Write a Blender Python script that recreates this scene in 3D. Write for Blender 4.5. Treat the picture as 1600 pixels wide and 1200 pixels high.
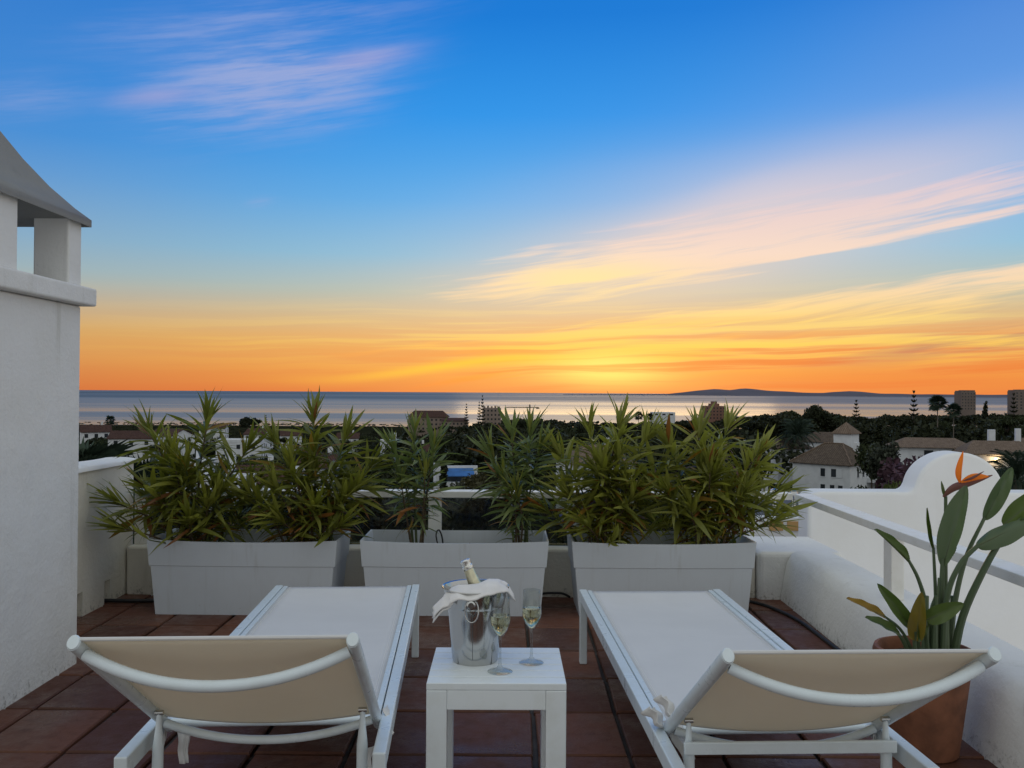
import bpy, math, random
import numpy as np
from mathutils import Vector, Matrix, Euler

R = math.radians
scene = bpy.context.scene
for o in list(bpy.data.objects):
    bpy.data.objects.remove(o)
COL = scene.collection
EYE = 1.25
F = 1400.0            # focal length in photo pixels (photo 1600 wide)

# ------------------------------------------------------------------ camera
cam_d = bpy.data.cameras.new('camera')
cam = bpy.data.objects.new('camera', cam_d)
COL.objects.link(cam)
cam_d.sensor_width = 36.0
cam_d.lens = 36.0 * F / 1600.0
cam_d.clip_start = 0.05
cam_d.clip_end = 120000
cam.matrix_world = (Matrix.Translation((0, 0, EYE)) @ Matrix.Rotation(R(90.52), 4, 'X')
                    @ Matrix.Rotation(R(0.36), 4, 'Z'))
scene.camera = cam


def lin(c):
    return tuple((v / 12.92 if v <= 0.04045 else ((v + 0.055) / 1.055) ** 2.4) for v in [k / 255.0 for k in c])


# ------------------------------------------------------------------ world / sky
SUN_AZ, SUN_EL = 0.112, 0.02
world = bpy.data.worlds.new('World')
scene.world = world
world.use_nodes = True
wt = world.node_tree
wt.nodes.clear()


class NG:
    """tiny helper that writes shader node graphs as expressions"""
    def __init__(s, tree):
        s.t = tree

    def new(s, typ, **kw):
        n = s.t.nodes.new(typ)
        for k, v in kw.items():
            setattr(n, k, v)
        return n

    def put(s, sock, v):
        if v is None:
            return
        if isinstance(v, bpy.types.NodeSocket):
            s.t.links.new(v, sock)
        elif isinstance(v, (tuple, list)):
            sock.default_value = tuple(v) + ((1.0,) if len(v) == 3 and len(sock.default_value) == 4 else ())
        else:
            sock.default_value = v

    def m(s, op, a, b=None, c=None, clamp=False):
        n = s.new('ShaderNodeMath', operation=op, use_clamp=clamp)
        s.put(n.inputs[0], a)
        s.put(n.inputs[1], b)
        s.put(n.inputs[2], c)
        return n.outputs[0]

    def mix(s, f, a, b, mode='MIX'):
        n = s.new('ShaderNodeMix', data_type='RGBA', blend_type=mode)
        n.clamp_factor = True
        s.put(n.inputs[0], f)
        s.put(n.inputs[6], a)
        s.put(n.inputs[7], b)
        return n.outputs[2]

    def ramp(s, f, stops, interp='LINEAR'):
        n = s.new('ShaderNodeValToRGB')
        e = n.color_ramp.elements
        n.color_ramp.interpolation = interp
        while len(e) < len(stops):
            e.new(0.5)
        for i, (p, c) in enumerate(stops):
            e[i].position = p
            e[i].color = tuple(c) + (1,) if len(c) == 3 else c
        s.put(n.inputs[0], f)
        return n.outputs[0]

    def sstep(s, v, a, b, lo=0.0, hi=1.0):
        n = s.new('ShaderNodeMapRange', interpolation_type='SMOOTHSTEP')
        s.put(n.inputs[0], v)
        s.put(n.inputs[1], a); s.put(n.inputs[2], b); s.put(n.inputs[3], lo); s.put(n.inputs[4], hi)
        return n.outputs[0]

    def vec(s, x, y, z=0.0):
        n = s.new('ShaderNodeCombineXYZ')
        s.put(n.inputs[0], x); s.put(n.inputs[1], y); s.put(n.inputs[2], z)
        return n.outputs[0]

    def noise(s, v, scale=1.0, detail=4.0, rough=0.5, dist=0.0, col=False):
        n = s.new('ShaderNodeTexNoise')
        if v is not None:
            s.put(n.inputs['Vector'], v)
        n.inputs['Scale'].default_value = scale
        n.inputs['Detail'].default_value = detail
        n.inputs['Roughness'].default_value = rough
        n.inputs['Distortion'].default_value = dist
        return n.outputs[1] if col else n.outputs[0]

    def gauss(s, uv, u0, v0, su, sv):
        """soft elliptical patch at (u0, v0) of the sky, uv = packed coordinates"""
        n = s.new('ShaderNodeVectorMath', operation='MULTIPLY_ADD')
        s.put(n.inputs[0], uv)
        n.inputs[1].default_value = (1 / su, 1 / sv, 0)
        n.inputs[2].default_value = (-u0 / su, -v0 / sv, 0)
        d = s.new('ShaderNodeVectorMath', operation='DOT_PRODUCT')
        s.put(d.inputs[0], n.outputs[0]); s.put(d.inputs[1], n.outputs[0])
        return s.m('POWER', 0.36788, d.outputs[1])


g = NG(wt)
tc = g.new('ShaderNodeTexCoord')
sx = g.new('ShaderNodeSeparateXYZ')
wt.links.new(tc.outputs['Generated'], sx.inputs[0])
dx, dy, dz = sx.outputs
AZ = g.m('ARCTAN2', dx, dy)
EL0 = g.m('ARCSINE', dz)
EL = g.m('MAXIMUM', EL0, 0.0)
UV_E = g.vec(AZ, EL)
# clear evening sky, horizon to zenith
base = g.ramp(g.m('DIVIDE', EL, 0.62), [
    (0.0, lin((230, 122, 58))), (0.022 / .62, lin((236, 146, 66))), (0.05 / .62, lin((236, 172, 92))),
    (0.08 / .62, lin((214, 186, 138))), (0.11 / .62, lin((174, 192, 184))), (0.15 / .62, lin((128, 190, 222))),
    (0.21 / .62, lin((84, 172, 234))), (0.30 / .62, lin((38, 148, 232))), (0.40 / .62, lin((14, 122, 214))),
    (0.60 / .62, lin((24, 108, 200)))])
# the left is a little duskier
left = g.sstep(AZ, 0.0, -0.6)
base = g.mix(g.m('MULTIPLY', left, 0.80), base, g.ramp(g.m('DIVIDE', EL, 0.62), [
    (0.0, lin((206, 116, 66))), (0.06 / .62, lin((204, 160, 100))), (0.12 / .62, lin((150, 170, 180))),
    (0.25 / .62, lin((70, 134, 205))), (0.6 / .62, lin((36, 104, 196)))]))
# glow about the set sun
glow2 = g.gauss(UV_E, 0.17, 0.03, 0.34, 0.12)
base = g.mix(g.m('MULTIPLY', glow2, 0.42), base, lin((252, 200, 122)))
# wide pink-lavender veil to the right
W = g.m('SUBTRACT', EL, g.m('MULTIPLY', AZ, 0.137))
UV_W = g.vec(AZ, W)
veil_n = g.noise(g.vec(g.m('MULTIPLY', AZ, 3.0), g.m('MULTIPLY', W, 14.0), 3.1), 1.0, 1.0, 0.5)
veil = g.m('MULTIPLY', g.gauss(UV_W, 0.30, 0.155, 0.27, 0.065), g.sstep(veil_n, 0.15, 0.7, 0.55, 1.0))
base = g.mix(g.m('MULTIPLY', veil, 0.82), base, lin((226, 210, 212)))
veil3 = g.m('MULTIPLY', g.gauss(UV_W, 0.17, 0.122, 0.20, 0.040), g.sstep(veil_n, 0.2, 0.7, 0.6, 1.0))
base = g.mix(g.m('MULTIPLY', veil3, 0.60), base, lin((244, 214, 188)))
veil2 = g.gauss(UV_W, 0.55, 0.27, 0.28, 0.09)
base = g.mix(g.m('MULTIPLY', veil2, 0.34), base, lin((132, 156, 214)))
# cirrus streaks
warp = g.m('MULTIPLY', g.m('SUBTRACT', g.noise(g.vec(g.m('MULTIPLY', AZ, 4.0), g.m('MULTIPLY', EL, 9.0), 7.7), 1.0, 2.0, 0.5), 0.5), 0.022)
Ww = g.m('ADD', W, warp)
UV_S = g.vec(AZ, Ww)
s1 = g.noise(g.vec(g.m('MULTIPLY', AZ, 4.6), g.m('MULTIPLY', Ww, 74.0), 1.3), 1.0, 4.0, 0.62)
s2 = g.noise(g.vec(g.m('MULTIPLY', AZ, 9.0), g.m('MULTIPLY', Ww, 190.0), 5.3), 1.0, 2.0, 0.6)
sn = g.m('ADD', g.m('MULTIPLY', s1, 0.72), g.m('MULTIPLY', s2, 0.28))
dens = g.m('MULTIPLY', g.gauss(UV_S, 0.27, 0.132, 0.28, 0.032), 0.62)
for (a0, w0, sa, sw, k) in [(0.08, 0.118, 0.13, 0.026, 0.42), (0.50, 0.128, 0.12, 0.012, 0.30),
                            (0.48, 0.045, 0.16, 0.014, 0.46), (0.20, 0.050, 0.22, 0.012, 0.46),
                            (0.05, 0.066, 0.30, 0.012, 0.28), (0.23, 0.098, 0.08, 0.006, 0.25),
                            (0.42, 0.106, 0.10, 0.005, 0.26), (0.15, 0.022, 0.30, 0.016, 0.30),
                            (-0.30, 0.115, 0.12, 0.010, 0.07), (0.30, 0.020, 0.25, 0.020, 0.22)]:
    dens = g.m('ADD', dens, g.m('MULTIPLY', g.gauss(UV_S, a0, w0, sa, sw), k))
for (a0, w0, sa, sw, k) in [(0.37, 0.080, 0.17, 0.012, 0.60), (0.14, 0.086, 0.10, 0.007, 0.30), (0.30, 0.100, 0.07, 0.004, 0.35)]:
    dens = g.m('SUBTRACT', dens, g.m('MULTIPLY', g.gauss(UV_S, a0, w0, sa, sw), k))
cl = g.sstep(g.m('MULTIPLY', g.m('ADD', g.m('MULTIPLY', g.m('SUBTRACT', sn, 0.5), 2.9), dens), g.sstep(dens, 0.02, 0.26)), 0.05, 0.72)
cl = g.m('MULTIPLY', cl, g.sstep(AZ, -0.75, -0.15, 0.25, 1.0))
ccol = g.ramp(g.m('DIVIDE', EL, 0.3), [
    (0.0, lin((250, 140, 62))), (0.045 / .3, lin((255, 182, 88))), (0.075 / .3, lin((255, 216, 120))),
    (0.11 / .3, lin((252, 218, 176))), (0.15 / .3, lin((250, 220, 198))), (0.24 / .3, lin((214, 196, 214)))])
sky = g.mix(g.m('MULTIPLY', cl, 0.90), base, ccol)
# low golden streaks above the horizon
ls = g.noise(g.vec(g.m('MULTIPLY', AZ, 3.4), g.m('MULTIPLY', g.m('ADD', EL, g.m('SUBTRACT', warp, g.m('MULTIPLY', AZ, 0.03))), 120.0), 11.3), 1.0, 4.0, 0.55)
lm = g.m('MULTIPLY', g.gauss(UV_E, 0.24, 0.055, 0.42, 0.036), g.sstep(ls, 0.44, 0.60))
sky = g.mix(g.m('MULTIPLY', lm, 0.85), sky, g.ramp(g.m('DIVIDE', EL, 0.12), [(0.0, lin((255, 170, 60))), (0.4, lin((255, 214, 92))), (1.0, lin((255, 228, 168)))]))
ld = g.m('MULTIPLY', g.gauss(UV_E, 0.34, 0.030, 0.42, 0.034), g.sstep(ls, 0.52, 0.38))
sky = g.mix(g.m('MULTIPLY', ld, 0.72), sky, lin((236, 122, 58)))
# rolling gold ridge low on the left of the sun
ridge_c = g.m('ADD', 0.012, g.m('MULTIPLY', g.sstep(AZ, -0.22, 0.02), 0.026))
ridge = g.gauss(g.vec(AZ, g.m('SUBTRACT', EL, ridge_c)), -0.03, 0.0, 0.15, 0.0055)
sky = g.mix(g.m('MULTIPLY', ridge, 0.9), sky, lin((255, 202, 70)))
# purple grey smudges low on the right
sm = g.m('MULTIPLY', g.gauss(UV_S, 0.50, -0.012, 0.13, 0.012), g.sstep(s1, 0.35, 0.6))
sky = g.mix(g.m('MULTIPLY', sm, 0.8), sky, lin((168, 118, 112)))
lowred = g.gauss(UV_E, 0.40, 0.014, 0.24, 0.022)
sky = g.mix(g.m('MULTIPLY', lowred, 0.62), sky, lin((236, 128, 62)))
# the sun's own patch of light behind the cloud
glow = g.m('MULTIPLY', g.gauss(UV_E, SUN_AZ - .005, 0.026, 0.070, 0.017), g.sstep(ls, 0.30, 0.56, 0.35, 1.0))
sky = g.mix(g.m('MULTIPLY', glow, 1.0), sky, lin((255, 238, 124)))
glow3 = g.gauss(UV_E, 0.085, 0.125, 0.10, 0.022)
sky = g.mix(g.m('MULTIPLY', g.m('MULTIPLY', glow3, cl), 0.7), sky, lin((255, 232, 158)))
# lavender cirrus, high on the left
EL2 = g.m('SUBTRACT', EL, g.m('MULTIPLY', AZ, 0.20))
UV_P = g.vec(AZ, EL2)
p1 = g.noise(g.vec(g.m('MULTIPLY', AZ, 8.0), g.m('MULTIPLY', EL2, 90.0), 2.2), 1.0, 4.0, 0.66)
pb = g.noise(g.vec(g.m('MULTIPLY', AZ, 5.0), g.m('MULTIPLY', EL, 9.0), 9.2), 1.0, 3.0, 0.5)
pd = g.gauss(UV_P, -0.260, 0.375, 0.135, 0.055)
for (a0, e0, sa, se, k) in [(-0.16, 0.385, 0.05, 0.012, 0.55), (-0.36, 0.365, 0.08, 0.016, 0.55),
                            (-0.27, 0.43, 0.20, 0.03, 0.55), (-0.22, 0.325, 0.07, 0.008, 0.55),
                            (-0.36, 0.34, 0.035, 0.004, 0.6), (-0.50, 0.38, 0.09, 0.03, 0.4),
                            (-0.275, 0.255, 0.02, 0.008, 0.5)]:
    pd = g.m('MAXIMUM', pd, g.m('MULTIPLY', g.gauss(UV_P, a0, e0, sa, se), k))
pc = g.m('MULTIPLY', pd, g.m('ADD', g.sstep(p1, 0.28, 0.72, 0.48, 1.1), g.m('MULTIPLY', g.m('SUBTRACT', pb, 0.5), 0.9)))
pc = g.m('MULTIPLY', g.sstep(pc, 0.04, 0.95), 0.80)
sky = g.mix(pc, sky, lin((160, 172, 216)))
pk = g.m('MAXIMUM', g.gauss(UV_P, -0.165, 0.385, 0.05, 0.009), g.gauss(UV_P, -0.38, 0.372, 0.04, 0.008))
sky = g.mix(g.m('MULTIPLY', pk, 0.30), sky, lin((214, 184, 204)))
# away from the sunset the dusk sky is an even, thinly veiled pale grey-blue
rear = g.sstep(dy, 0.74, 0.15)
rear_n = g.noise(tc.outputs['Generated'], 2.2, 4.0, 0.5)
rear_c = g.ramp(EL, [(0.0, (0.55, 0.55, 0.545)), (0.25, (0.55, 0.575, 0.585)), (1.0, (0.66, 0.71, 0.70))])
rear_c = g.mix(g.sstep(rear_n, 0.35, 0.7, 0.0, 0.35), rear_c, (0.64, 0.63, 0.63))
bgf = g.new('ShaderNodeBackground')
g.put(bgf.inputs[0], sky)
bgr = g.new('ShaderNodeBackground')
g.put(bgr.inputs[0], rear_c)
bg = g.new('ShaderNodeMixShader')
g.put(bg.inputs[0], rear)
wt.links.new(bgf.outputs[0], bg.inputs[1])
wt.links.new(bgr.outputs[0], bg.inputs[2])
nsky = g.new('ShaderNodeTexSky', sky_type='NISHITA')
nsky.sun_disc = False
nsky.sun_elevation = R(2.0)
nsky.sun_rotation = SUN_AZ
nbg = g.new('ShaderNodeBackground')
wt.links.new(nsky.outputs[0], nbg.inputs[0])
nbg.inputs[1].default_value = 0.004
addn = g.new('ShaderNodeAddShader')
wt.links.new(bg.outputs[0], addn.inputs[0])
wt.links.new(nbg.outputs[0], addn.inputs[1])
wo = g.new('ShaderNodeOutputWorld')
wt.links.new(addn.outputs[0], wo.inputs[0])
world.cycles.sampling_method = 'MANUAL'
world.cycles.sample_map_resolution = 512

# ------------------------------------------------------------------ sun (at the horizon, behind cloud)
sd = bpy.data.lights.new('sun', 'SUN')
sd.energy = 0.12
sd.angle = R(20)
sd.color = (1.0, 0.72, 0.42)
so = bpy.data.objects.new('sun', sd)
COL.objects.link(so)
_el = R(4.0)
so.rotation_euler = Vector((-math.sin(SUN_AZ) * math.cos(_el), -math.cos(SUN_AZ) * math.cos(_el), -math.sin(_el))).to_track_quat('-Z', 'Y').to_euler()

scene.view_settings.view_transform = 'Standard'
scene.view_settings.look = 'None'
scene.view_settings.gamma = 1.0
scene.view_settings.exposure = 0.0
scene.view_settings.use_curve_mapping = False
scene.render.resolution_x = 1024
scene.render.resolution_y = 768


# ------------------------------------------------------------------ helpers
def at(px, py, D):
    """photo pixel at distance D -> place in the world"""
    return Vector(((px - 800) / F * D, D, EYE - (py - 612.5 - 0.00625 * (px - 800)) / F * D))


class MB:
    def __init__(s):
        s.v = []; s.f = []

    def add(s, vs, fs):
        o = len(s.v)
        s.v.extend([tuple(p) for p in vs])
        s.f.extend([tuple(i + o for i in q) for q in fs])
        return s

    def box(s, x0, x1, y0, y1, z0, z1, mat=None):
        vs = [Vector(p) for p in ((x0, y0, z0), (x1, y0, z0), (x1, y1, z0), (x0, y1, z0),
                                  (x0, y0, z1), (x1, y0, z1), (x1, y1, z1), (x0, y1, z1))]
        if mat is not None:
            vs = [mat @ p for p in vs]
        return s.add(vs, [(0, 3, 2, 1), (4, 5, 6, 7), (0, 1, 5, 4), (1, 2, 6, 5), (2, 3, 7, 6), (3, 0, 4, 7)])

    def beam(s, a, b, w, h, up=(0, 0, 1)):
        a = Vector(a); b = Vector(b); d = (b - a).normalized()
        sd_ = d.cross(Vector(up)).normalized(); u = sd_.cross(d)
        vs = []
        for p in (a, b):
            for (i, j) in ((-1, -1), (1, -1), (1, 1), (-1, 1)):
                vs.append(p + sd_ * (i * w / 2) + u * (j * h / 2))
        return s.add(vs, [(3, 2, 1, 0), (4, 5, 6, 7), (0, 1, 5, 4), (1, 2, 6, 5), (2, 3, 7, 6), (3, 0, 4, 7)])

    def tube(s, pts, rad, n=10, caps=True, flat=1.0, up=(0, 0, 1)):
        pts = [Vector(p) for p in pts]
        m = len(pts)
        rr = rad if isinstance(rad, (list, tuple)) else [rad] * m
        vs = []; fs = []
        prev = None
        for i, p in enumerate(pts):
            d = (pts[min(i + 1, m - 1)] - pts[max(i - 1, 0)])
            d = d.normalized() if d.length > 1e-9 else Vector((0, 0, 1))
            if prev is None:
                u = Vector(up)
                if abs(u.dot(d)) > 0.95:
                    u = Vector((1, 0, 0)) if abs(d.x) < 0.9 else Vector((0, 1, 0))
                a = d.cross(u).normalized()
            else:
                a = (prev - d * prev.dot(d)).normalized()
            prev = a
            b = a.cross(d)
            for k in range(n):
                t = 2 * math.pi * k / n
                vs.append(p + a * (math.cos(t) * rr[i] * flat) + b * (math.sin(t) * rr[i]))
        for i in range(m - 1):
            for k in range(n):
                k2 = (k + 1) % n
                fs.append((i * n + k, i * n + k2, (i + 1) * n + k2, (i + 1) * n + k))
        if caps:
            fs.append(tuple(range(n)))
            fs.append(tuple((m - 1) * n + k for k in reversed(range(n))))
        return s.add(vs, fs)

    def lathe(s, prof, n=32, c=(0, 0, 0), cap0=False, cap1=False):
        vs = []; fs = []
        for (r, z) in prof:
            for k in range(n):
                t = 2 * math.pi * k / n
                vs.append((c[0] + r * math.cos(t), c[1] + r * math.sin(t), c[2] + z))
        for i in range(len(prof) - 1):
            for k in range(n):
                k2 = (k + 1) % n
                fs.append((i * n + k, i * n + k2, (i + 1) * n + k2, (i + 1) * n + k))
        if cap0:
            fs.append(tuple(reversed(range(n))))
        if cap1:
            fs.append(tuple((len(prof) - 1) * n + k for k in range(n)))
        return s.add(vs, fs)

    def grid(s, fn, nu, nv):
        vs = [fn(i / nu, j / nv) for i in range(nu + 1) for j in range(nv + 1)]
        fs = [(i * (nv + 1) + j, (i + 1) * (nv + 1) + j, (i + 1) * (nv + 1) + j + 1, i * (nv + 1) + j + 1)
              for i in range(nu) for j in range(nv)]
        return s.add(vs, fs)

    def prism(s, outline, y0, y1):
        """outline (x,z) counter-clockwise seen from -y, extruded along y"""
        n = len(outline)
        vs = [(x, y0, z) for x, z in outline] + [(x, y1, z) for x, z in outline]
        fs = [tuple(range(n)), tuple(reversed(range(n, 2 * n)))]
        for i in range(n):
            j = (i + 1) % n
            fs.append((j, i, i + n, j + n))
        return s.add(vs, fs)

    def mesh(s, name, mat, smooth=False):
        me = bpy.data.meshes.new(name)
        me.from_pydata(s.v, [], s.f)
        if mat:
            me.materials.append(mat)
        if smooth:
            me.polygons.foreach_set('use_smooth', [True] * len(me.polygons))
            me.set_sharp_from_angle(angle=R(smooth if smooth is not True else 40))
        me.update()
        return me

    def build(s, name, mat, parent=None, smooth=False, bevel=0.0, seg=2, loc=None, solid=0.0):
        return link(name, s.mesh(name, mat, smooth), parent, bevel, seg, loc, solid)


def link(name, me, parent=None, bevel=0.0, seg=2, loc=None, solid=0.0):
    o = bpy.data.objects.new(name, me)
    COL.objects.link(o)
    if parent is not None:
        o.parent = parent
    if loc is not None:
        o.location = loc
    if solid:
        m_ = o.modifiers.new('solid', 'SOLIDIFY'); m_.thickness = solid; m_.offset = 0
    if bevel:
        m_ = o.modifiers.new('bevel', 'BEVEL'); m_.width = bevel; m_.segments = seg; m_.limit_method = 'ANGLE'
        m_.angle_limit = R(40)
    return o


def np_mesh(name, verts, faces, mat, smooth=False):
    me = bpy.data.meshes.new(name)
    nv = len(verts); nf, k = faces.shape
    me.vertices.add(nv)
    me.vertices.foreach_set('co', verts.astype(np.float32).ravel())
    me.loops.add(nf * k)
    me.loops.foreach_set('vertex_index', faces.astype(np.int32).ravel())
    me.polygons.add(nf)
    me.polygons.foreach_set('loop_start', np.arange(0, nf * k, k, dtype=np.int32))
    if mat:
        me.materials.append(mat)
    me.update(calc_edges=True)
    if smooth:
        me.polygons.foreach_set('use_smooth', [True] * nf)
    return me


def tag(o, label=None, cat=None, group=None, kind=None):
    if label: o['label'] = label
    if cat: o['category'] = cat
    if group: o['group'] = group
    if kind: o['kind'] = kind
    return o


def empty(name, label, cat, loc=(0, 0, 0), rz=0.0, group=None):
    o = bpy.data.objects.new(name, None)
    COL.objects.link(o)
    o.empty_display_size = 0.1
    o.location = loc
    o.rotation_euler = (0, 0, rz)
    return tag(o, label, cat, group)


def bez(pts, n):
    """Catmull-Rom through pts"""
    pts = [Vector(p) for p in pts]
    P = [pts[0] * 2 - pts[1]] + pts + [pts[-1] * 2 - pts[-2]]
    out = []
    m = len(pts) - 1
    for k in range(n + 1):
        t = k / n * m
        i = min(int(t), m - 1); t -= i
        a, b, c, d = P[i], P[i + 1], P[i + 2], P[i + 3]
        out.append(0.5 * ((2 * b) + (c - a) * t + (2 * a - 5 * b + 4 * c - d) * t * t + (3 * b - a - 3 * c + d) * t ** 3))
    return out


# ------------------------------------------------------------------ materials
def mat_new(name):
    m = bpy.data.materials.new(name)
    m.use_nodes = True
    nt = m.node_tree
    b = nt.nodes['Principled BSDF']
    return m, NG(nt), b


def setp(b, **kw):
    names = dict(col='Base Color', rough='Roughness', metal='Metallic', trans='Transmission Weight', ior='IOR',
                 spec='Specular IOR Level', emis='Emission Color', es='Emission Strength', alpha='Alpha')
    for k, v in kw.items():
        s = b.inputs[names[k]]
        s.default_value = tuple(v) + (1,) if isinstance(v, (tuple, list)) else v


def bump(gg, b, h, strength=0.3, dist=0.01):
    n = gg.new('ShaderNodeBump')
    n.inputs['Strength'].default_value = strength
    n.inputs['Distance'].default_value = dist
    gg.put(n.inputs['Height'], h)
    gg.t.links.new(n.outputs[0], b.inputs['Normal'])


def objco(gg):
    return gg.new('ShaderNodeTexCoord').outputs['Object']


def m_plain(name, col, rough=0.5, metal=0.0, var=0.0, scale=6.0, bmp=0.0, bscale=60.0, bdist=0.003, spec=None):
    m, gg, b = mat_new(name)
    setp(b, col=col, rough=rough, metal=metal)
    if spec is not None: setp(b, spec=spec)
    co = objco(gg)
    if var:
        n = gg.noise(co, scale, 5, 0.6)
        c = gg.mix(gg.sstep(n, 0.3, 0.7), tuple(v * (1 - var) for v in col), tuple(min(1, v * (1 + var)) for v in col))
        gg.put(b.inputs['Base Color'], c)
    if bmp:
        bump(gg, b, gg.noise(co, bscale, 5, 0.6), bmp, bdist)
    return m


def m_plaster(name, col=(0.78, 0.78, 0.76), dirt=0.55, bs=0.55, foot=1.0):
    m, gg, b = mat_new(name)
    setp(b, rough=0.85, spec=0.25)
    co = objco(gg)
    s = gg.new('ShaderNodeSeparateXYZ'); gg.put(s.inputs[0], co)
    n1 = gg.noise(co, 2.2, 6, 0.62)
    n2 = gg.noise(gg.vec(gg.m('MULTIPLY', s.outputs[0], 9), gg.m('MULTIPLY', s.outputs[1], 9), gg.m('MULTIPLY', s.outputs[2], 1.0)), 1.0, 5, 0.65)
    n3 = gg.noise(co, 34, 4, 0.7)
    c = gg.mix(gg.sstep(n1, 0.35, 0.75, 0, 0.5), col, tuple(v * k for v, k in zip(col, (0.90, 0.89, 0.85))))
    c = gg.mix(gg.sstep(n2, 0.56, 0.8, 0, dirt), c, tuple(v * k for v, k in zip(col, (0.62, 0.60, 0.54))))
    c = gg.mix(gg.sstep(n3, 0.68, 0.8, 0, dirt), c, tuple(v * 0.55 for v in col))
    n4 = gg.noise(co, 38, 6, 0.8)
    foot_ = gg.m('MULTIPLY', gg.sstep(s.outputs[2], 0.16, 0.0), gg.sstep(s.outputs[2], -0.1, -0.02))
    if foot: c = gg.mix(gg.m('MULTIPLY', gg.sstep(gg.m('ADD', n4, gg.m('MULTIPLY', foot_, 0.16)), 0.62, 0.88), foot_), c, (0.16, 0.15, 0.125))
    gg.put(b.inputs['Base Color'], c)
    h = gg.m('ADD', gg.m('ADD', gg.m('MULTIPLY', gg.noise(co, 7, 3, 0.5), 1.0), gg.m('MULTIPLY', gg.noise(co, 2.6, 2, 0.5), 2.4)), gg.m('MULTIPLY', gg.noise(co, 55, 5, 0.65), 0.45))
    bump(gg, b, h, bs, 0.012)
    return m


def m_paint(name, col, rough=0.4, chips=0.0):
    m, gg, b = mat_new(name)
    co = objco(gg)
    setp(b, rough=rough)
    n = gg.noise(co, 14, 5, 0.6)
    c = gg.mix(gg.sstep(n, 0.4, 0.75, 0, 0.6), col, tuple(v * k for v, k in zip(col, (0.88, 0.87, 0.83))))
    if chips:
        k = gg.noise(co, 45, 4, 0.7)
        c = gg.mix(gg.sstep(k, 0.70, 0.74, 0, chips), c, (0.22, 0.15, 0.10))
    gg.put(b.inputs['Base Color'], c)
    gg.put(b.inputs['Roughness'], gg.sstep(n, 0.3, 0.7, rough * 0.8, min(1, rough * 1.3)))
    bump(gg, b, gg.noise(co, 90, 3, 0.5), 0.12, 0.002)
    return m


def m_leaf(name, c0, c1, trans=0.35, rough=0.42, scale=9.0):
    m, gg, b = mat_new(name)
    oi = gg.new('ShaderNodeObjectInfo')
    co = objco(gg)
    n = gg.noise(co, scale, 4, 0.6)
    f = gg.m('ADD', gg.m('MULTIPLY', oi.outputs['Random'], 0.7), gg.m('MULTIPLY', n, 0.5), clamp=True)
    c = gg.mix(f, c0, c1)
    gg.put(b.inputs['Base Color'], c)
    setp(b, rough=rough)
    tr = gg.new('ShaderNodeBsdfTranslucent')
    gg.put(tr.inputs[0], gg.mix(1.0, c, (1.3, 1.35, 0.7), 'MULTIPLY'))
    mx = gg.new('ShaderNodeMixShader')
    mx.inputs[0].default_value = trans
    gg.t.links.new(b.outputs[0], mx.inputs[1]); gg.t.links.new(tr.outputs[0], mx.inputs[2])
    out = [k for k in gg.t.nodes if k.type == 'OUTPUT_MATERIAL'][0]
    gg.t.links.new(mx.outputs[0], out.inputs[0])
    return m


def m_foliage(name, c0, c1, scale=0.5):
    """crowns seen from afar: clumps of lighter and darker leaves"""
    m, gg, b = mat_new(name)
    oi = gg.new('ShaderNodeObjectInfo')
    co = objco(gg)
    n = gg.noise(co, scale, 3, 0.6)
    n2 = gg.noise(co, scale * 9, 2, 0.6)
    f = gg.m('ADD', gg.m('MULTIPLY', gg.sstep(n, 0.3, 0.7), 0.5), gg.m('MULTIPLY', gg.sstep(n2, 0.3, 0.7), 0.3))
    f = gg.m('ADD', f, gg.m('MULTIPLY', oi.outputs['Random'], 0.3), clamp=True)
    gg.put(b.inputs['Base Color'], gg.mix(f, c0, c1))
    setp(b, rough=0.7, spec=0.2)
    return m


def m_tile():
    m, gg, b = mat_new('terracotta_tile')
    oi = gg.new('ShaderNodeObjectInfo')
    ge = gg.new('ShaderNodeNewGeometry')
    co = ge.outputs['Position']
    n1 = gg.noise(co, 3.0, 6, 0.6); n2 = gg.noise(co, 16, 5, 0.65); n3 = gg.noise(co, 120, 3, 0.6)
    c = gg.mix(oi.outputs['Random'], (0.080, 0.031, 0.020), (0.165, 0.066, 0.038))
    c = gg.mix(gg.sstep(n1, 0.35, 0.7, 0, 0.6), c, (0.105, 0.058, 0.042))
    c = gg.mix(gg.sstep(n2, 0.5, 0.8, 0, 0.6), c, (0.055, 0.030, 0.024))
    c = gg.mix(gg.sstep(n3, 0.66, 0.8, 0, 0.35), c, (0.22, 0.16, 0.13))
    gg.put(b.inputs['Base Color'], c)
    gg.put(b.inputs['Roughness'], gg.m('ADD', gg.sstep(n1, 0.42, 0.62, 0.62, 0.34), gg.sstep(n2, 0.4, 0.7, -0.08, 0.10)))
    setp(b, spec=0.22)
    bump(gg, b, gg.m('ADD', n2, gg.m('MULTIPLY', n3, 0.4)), 0.5, 0.008)
    return m


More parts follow.
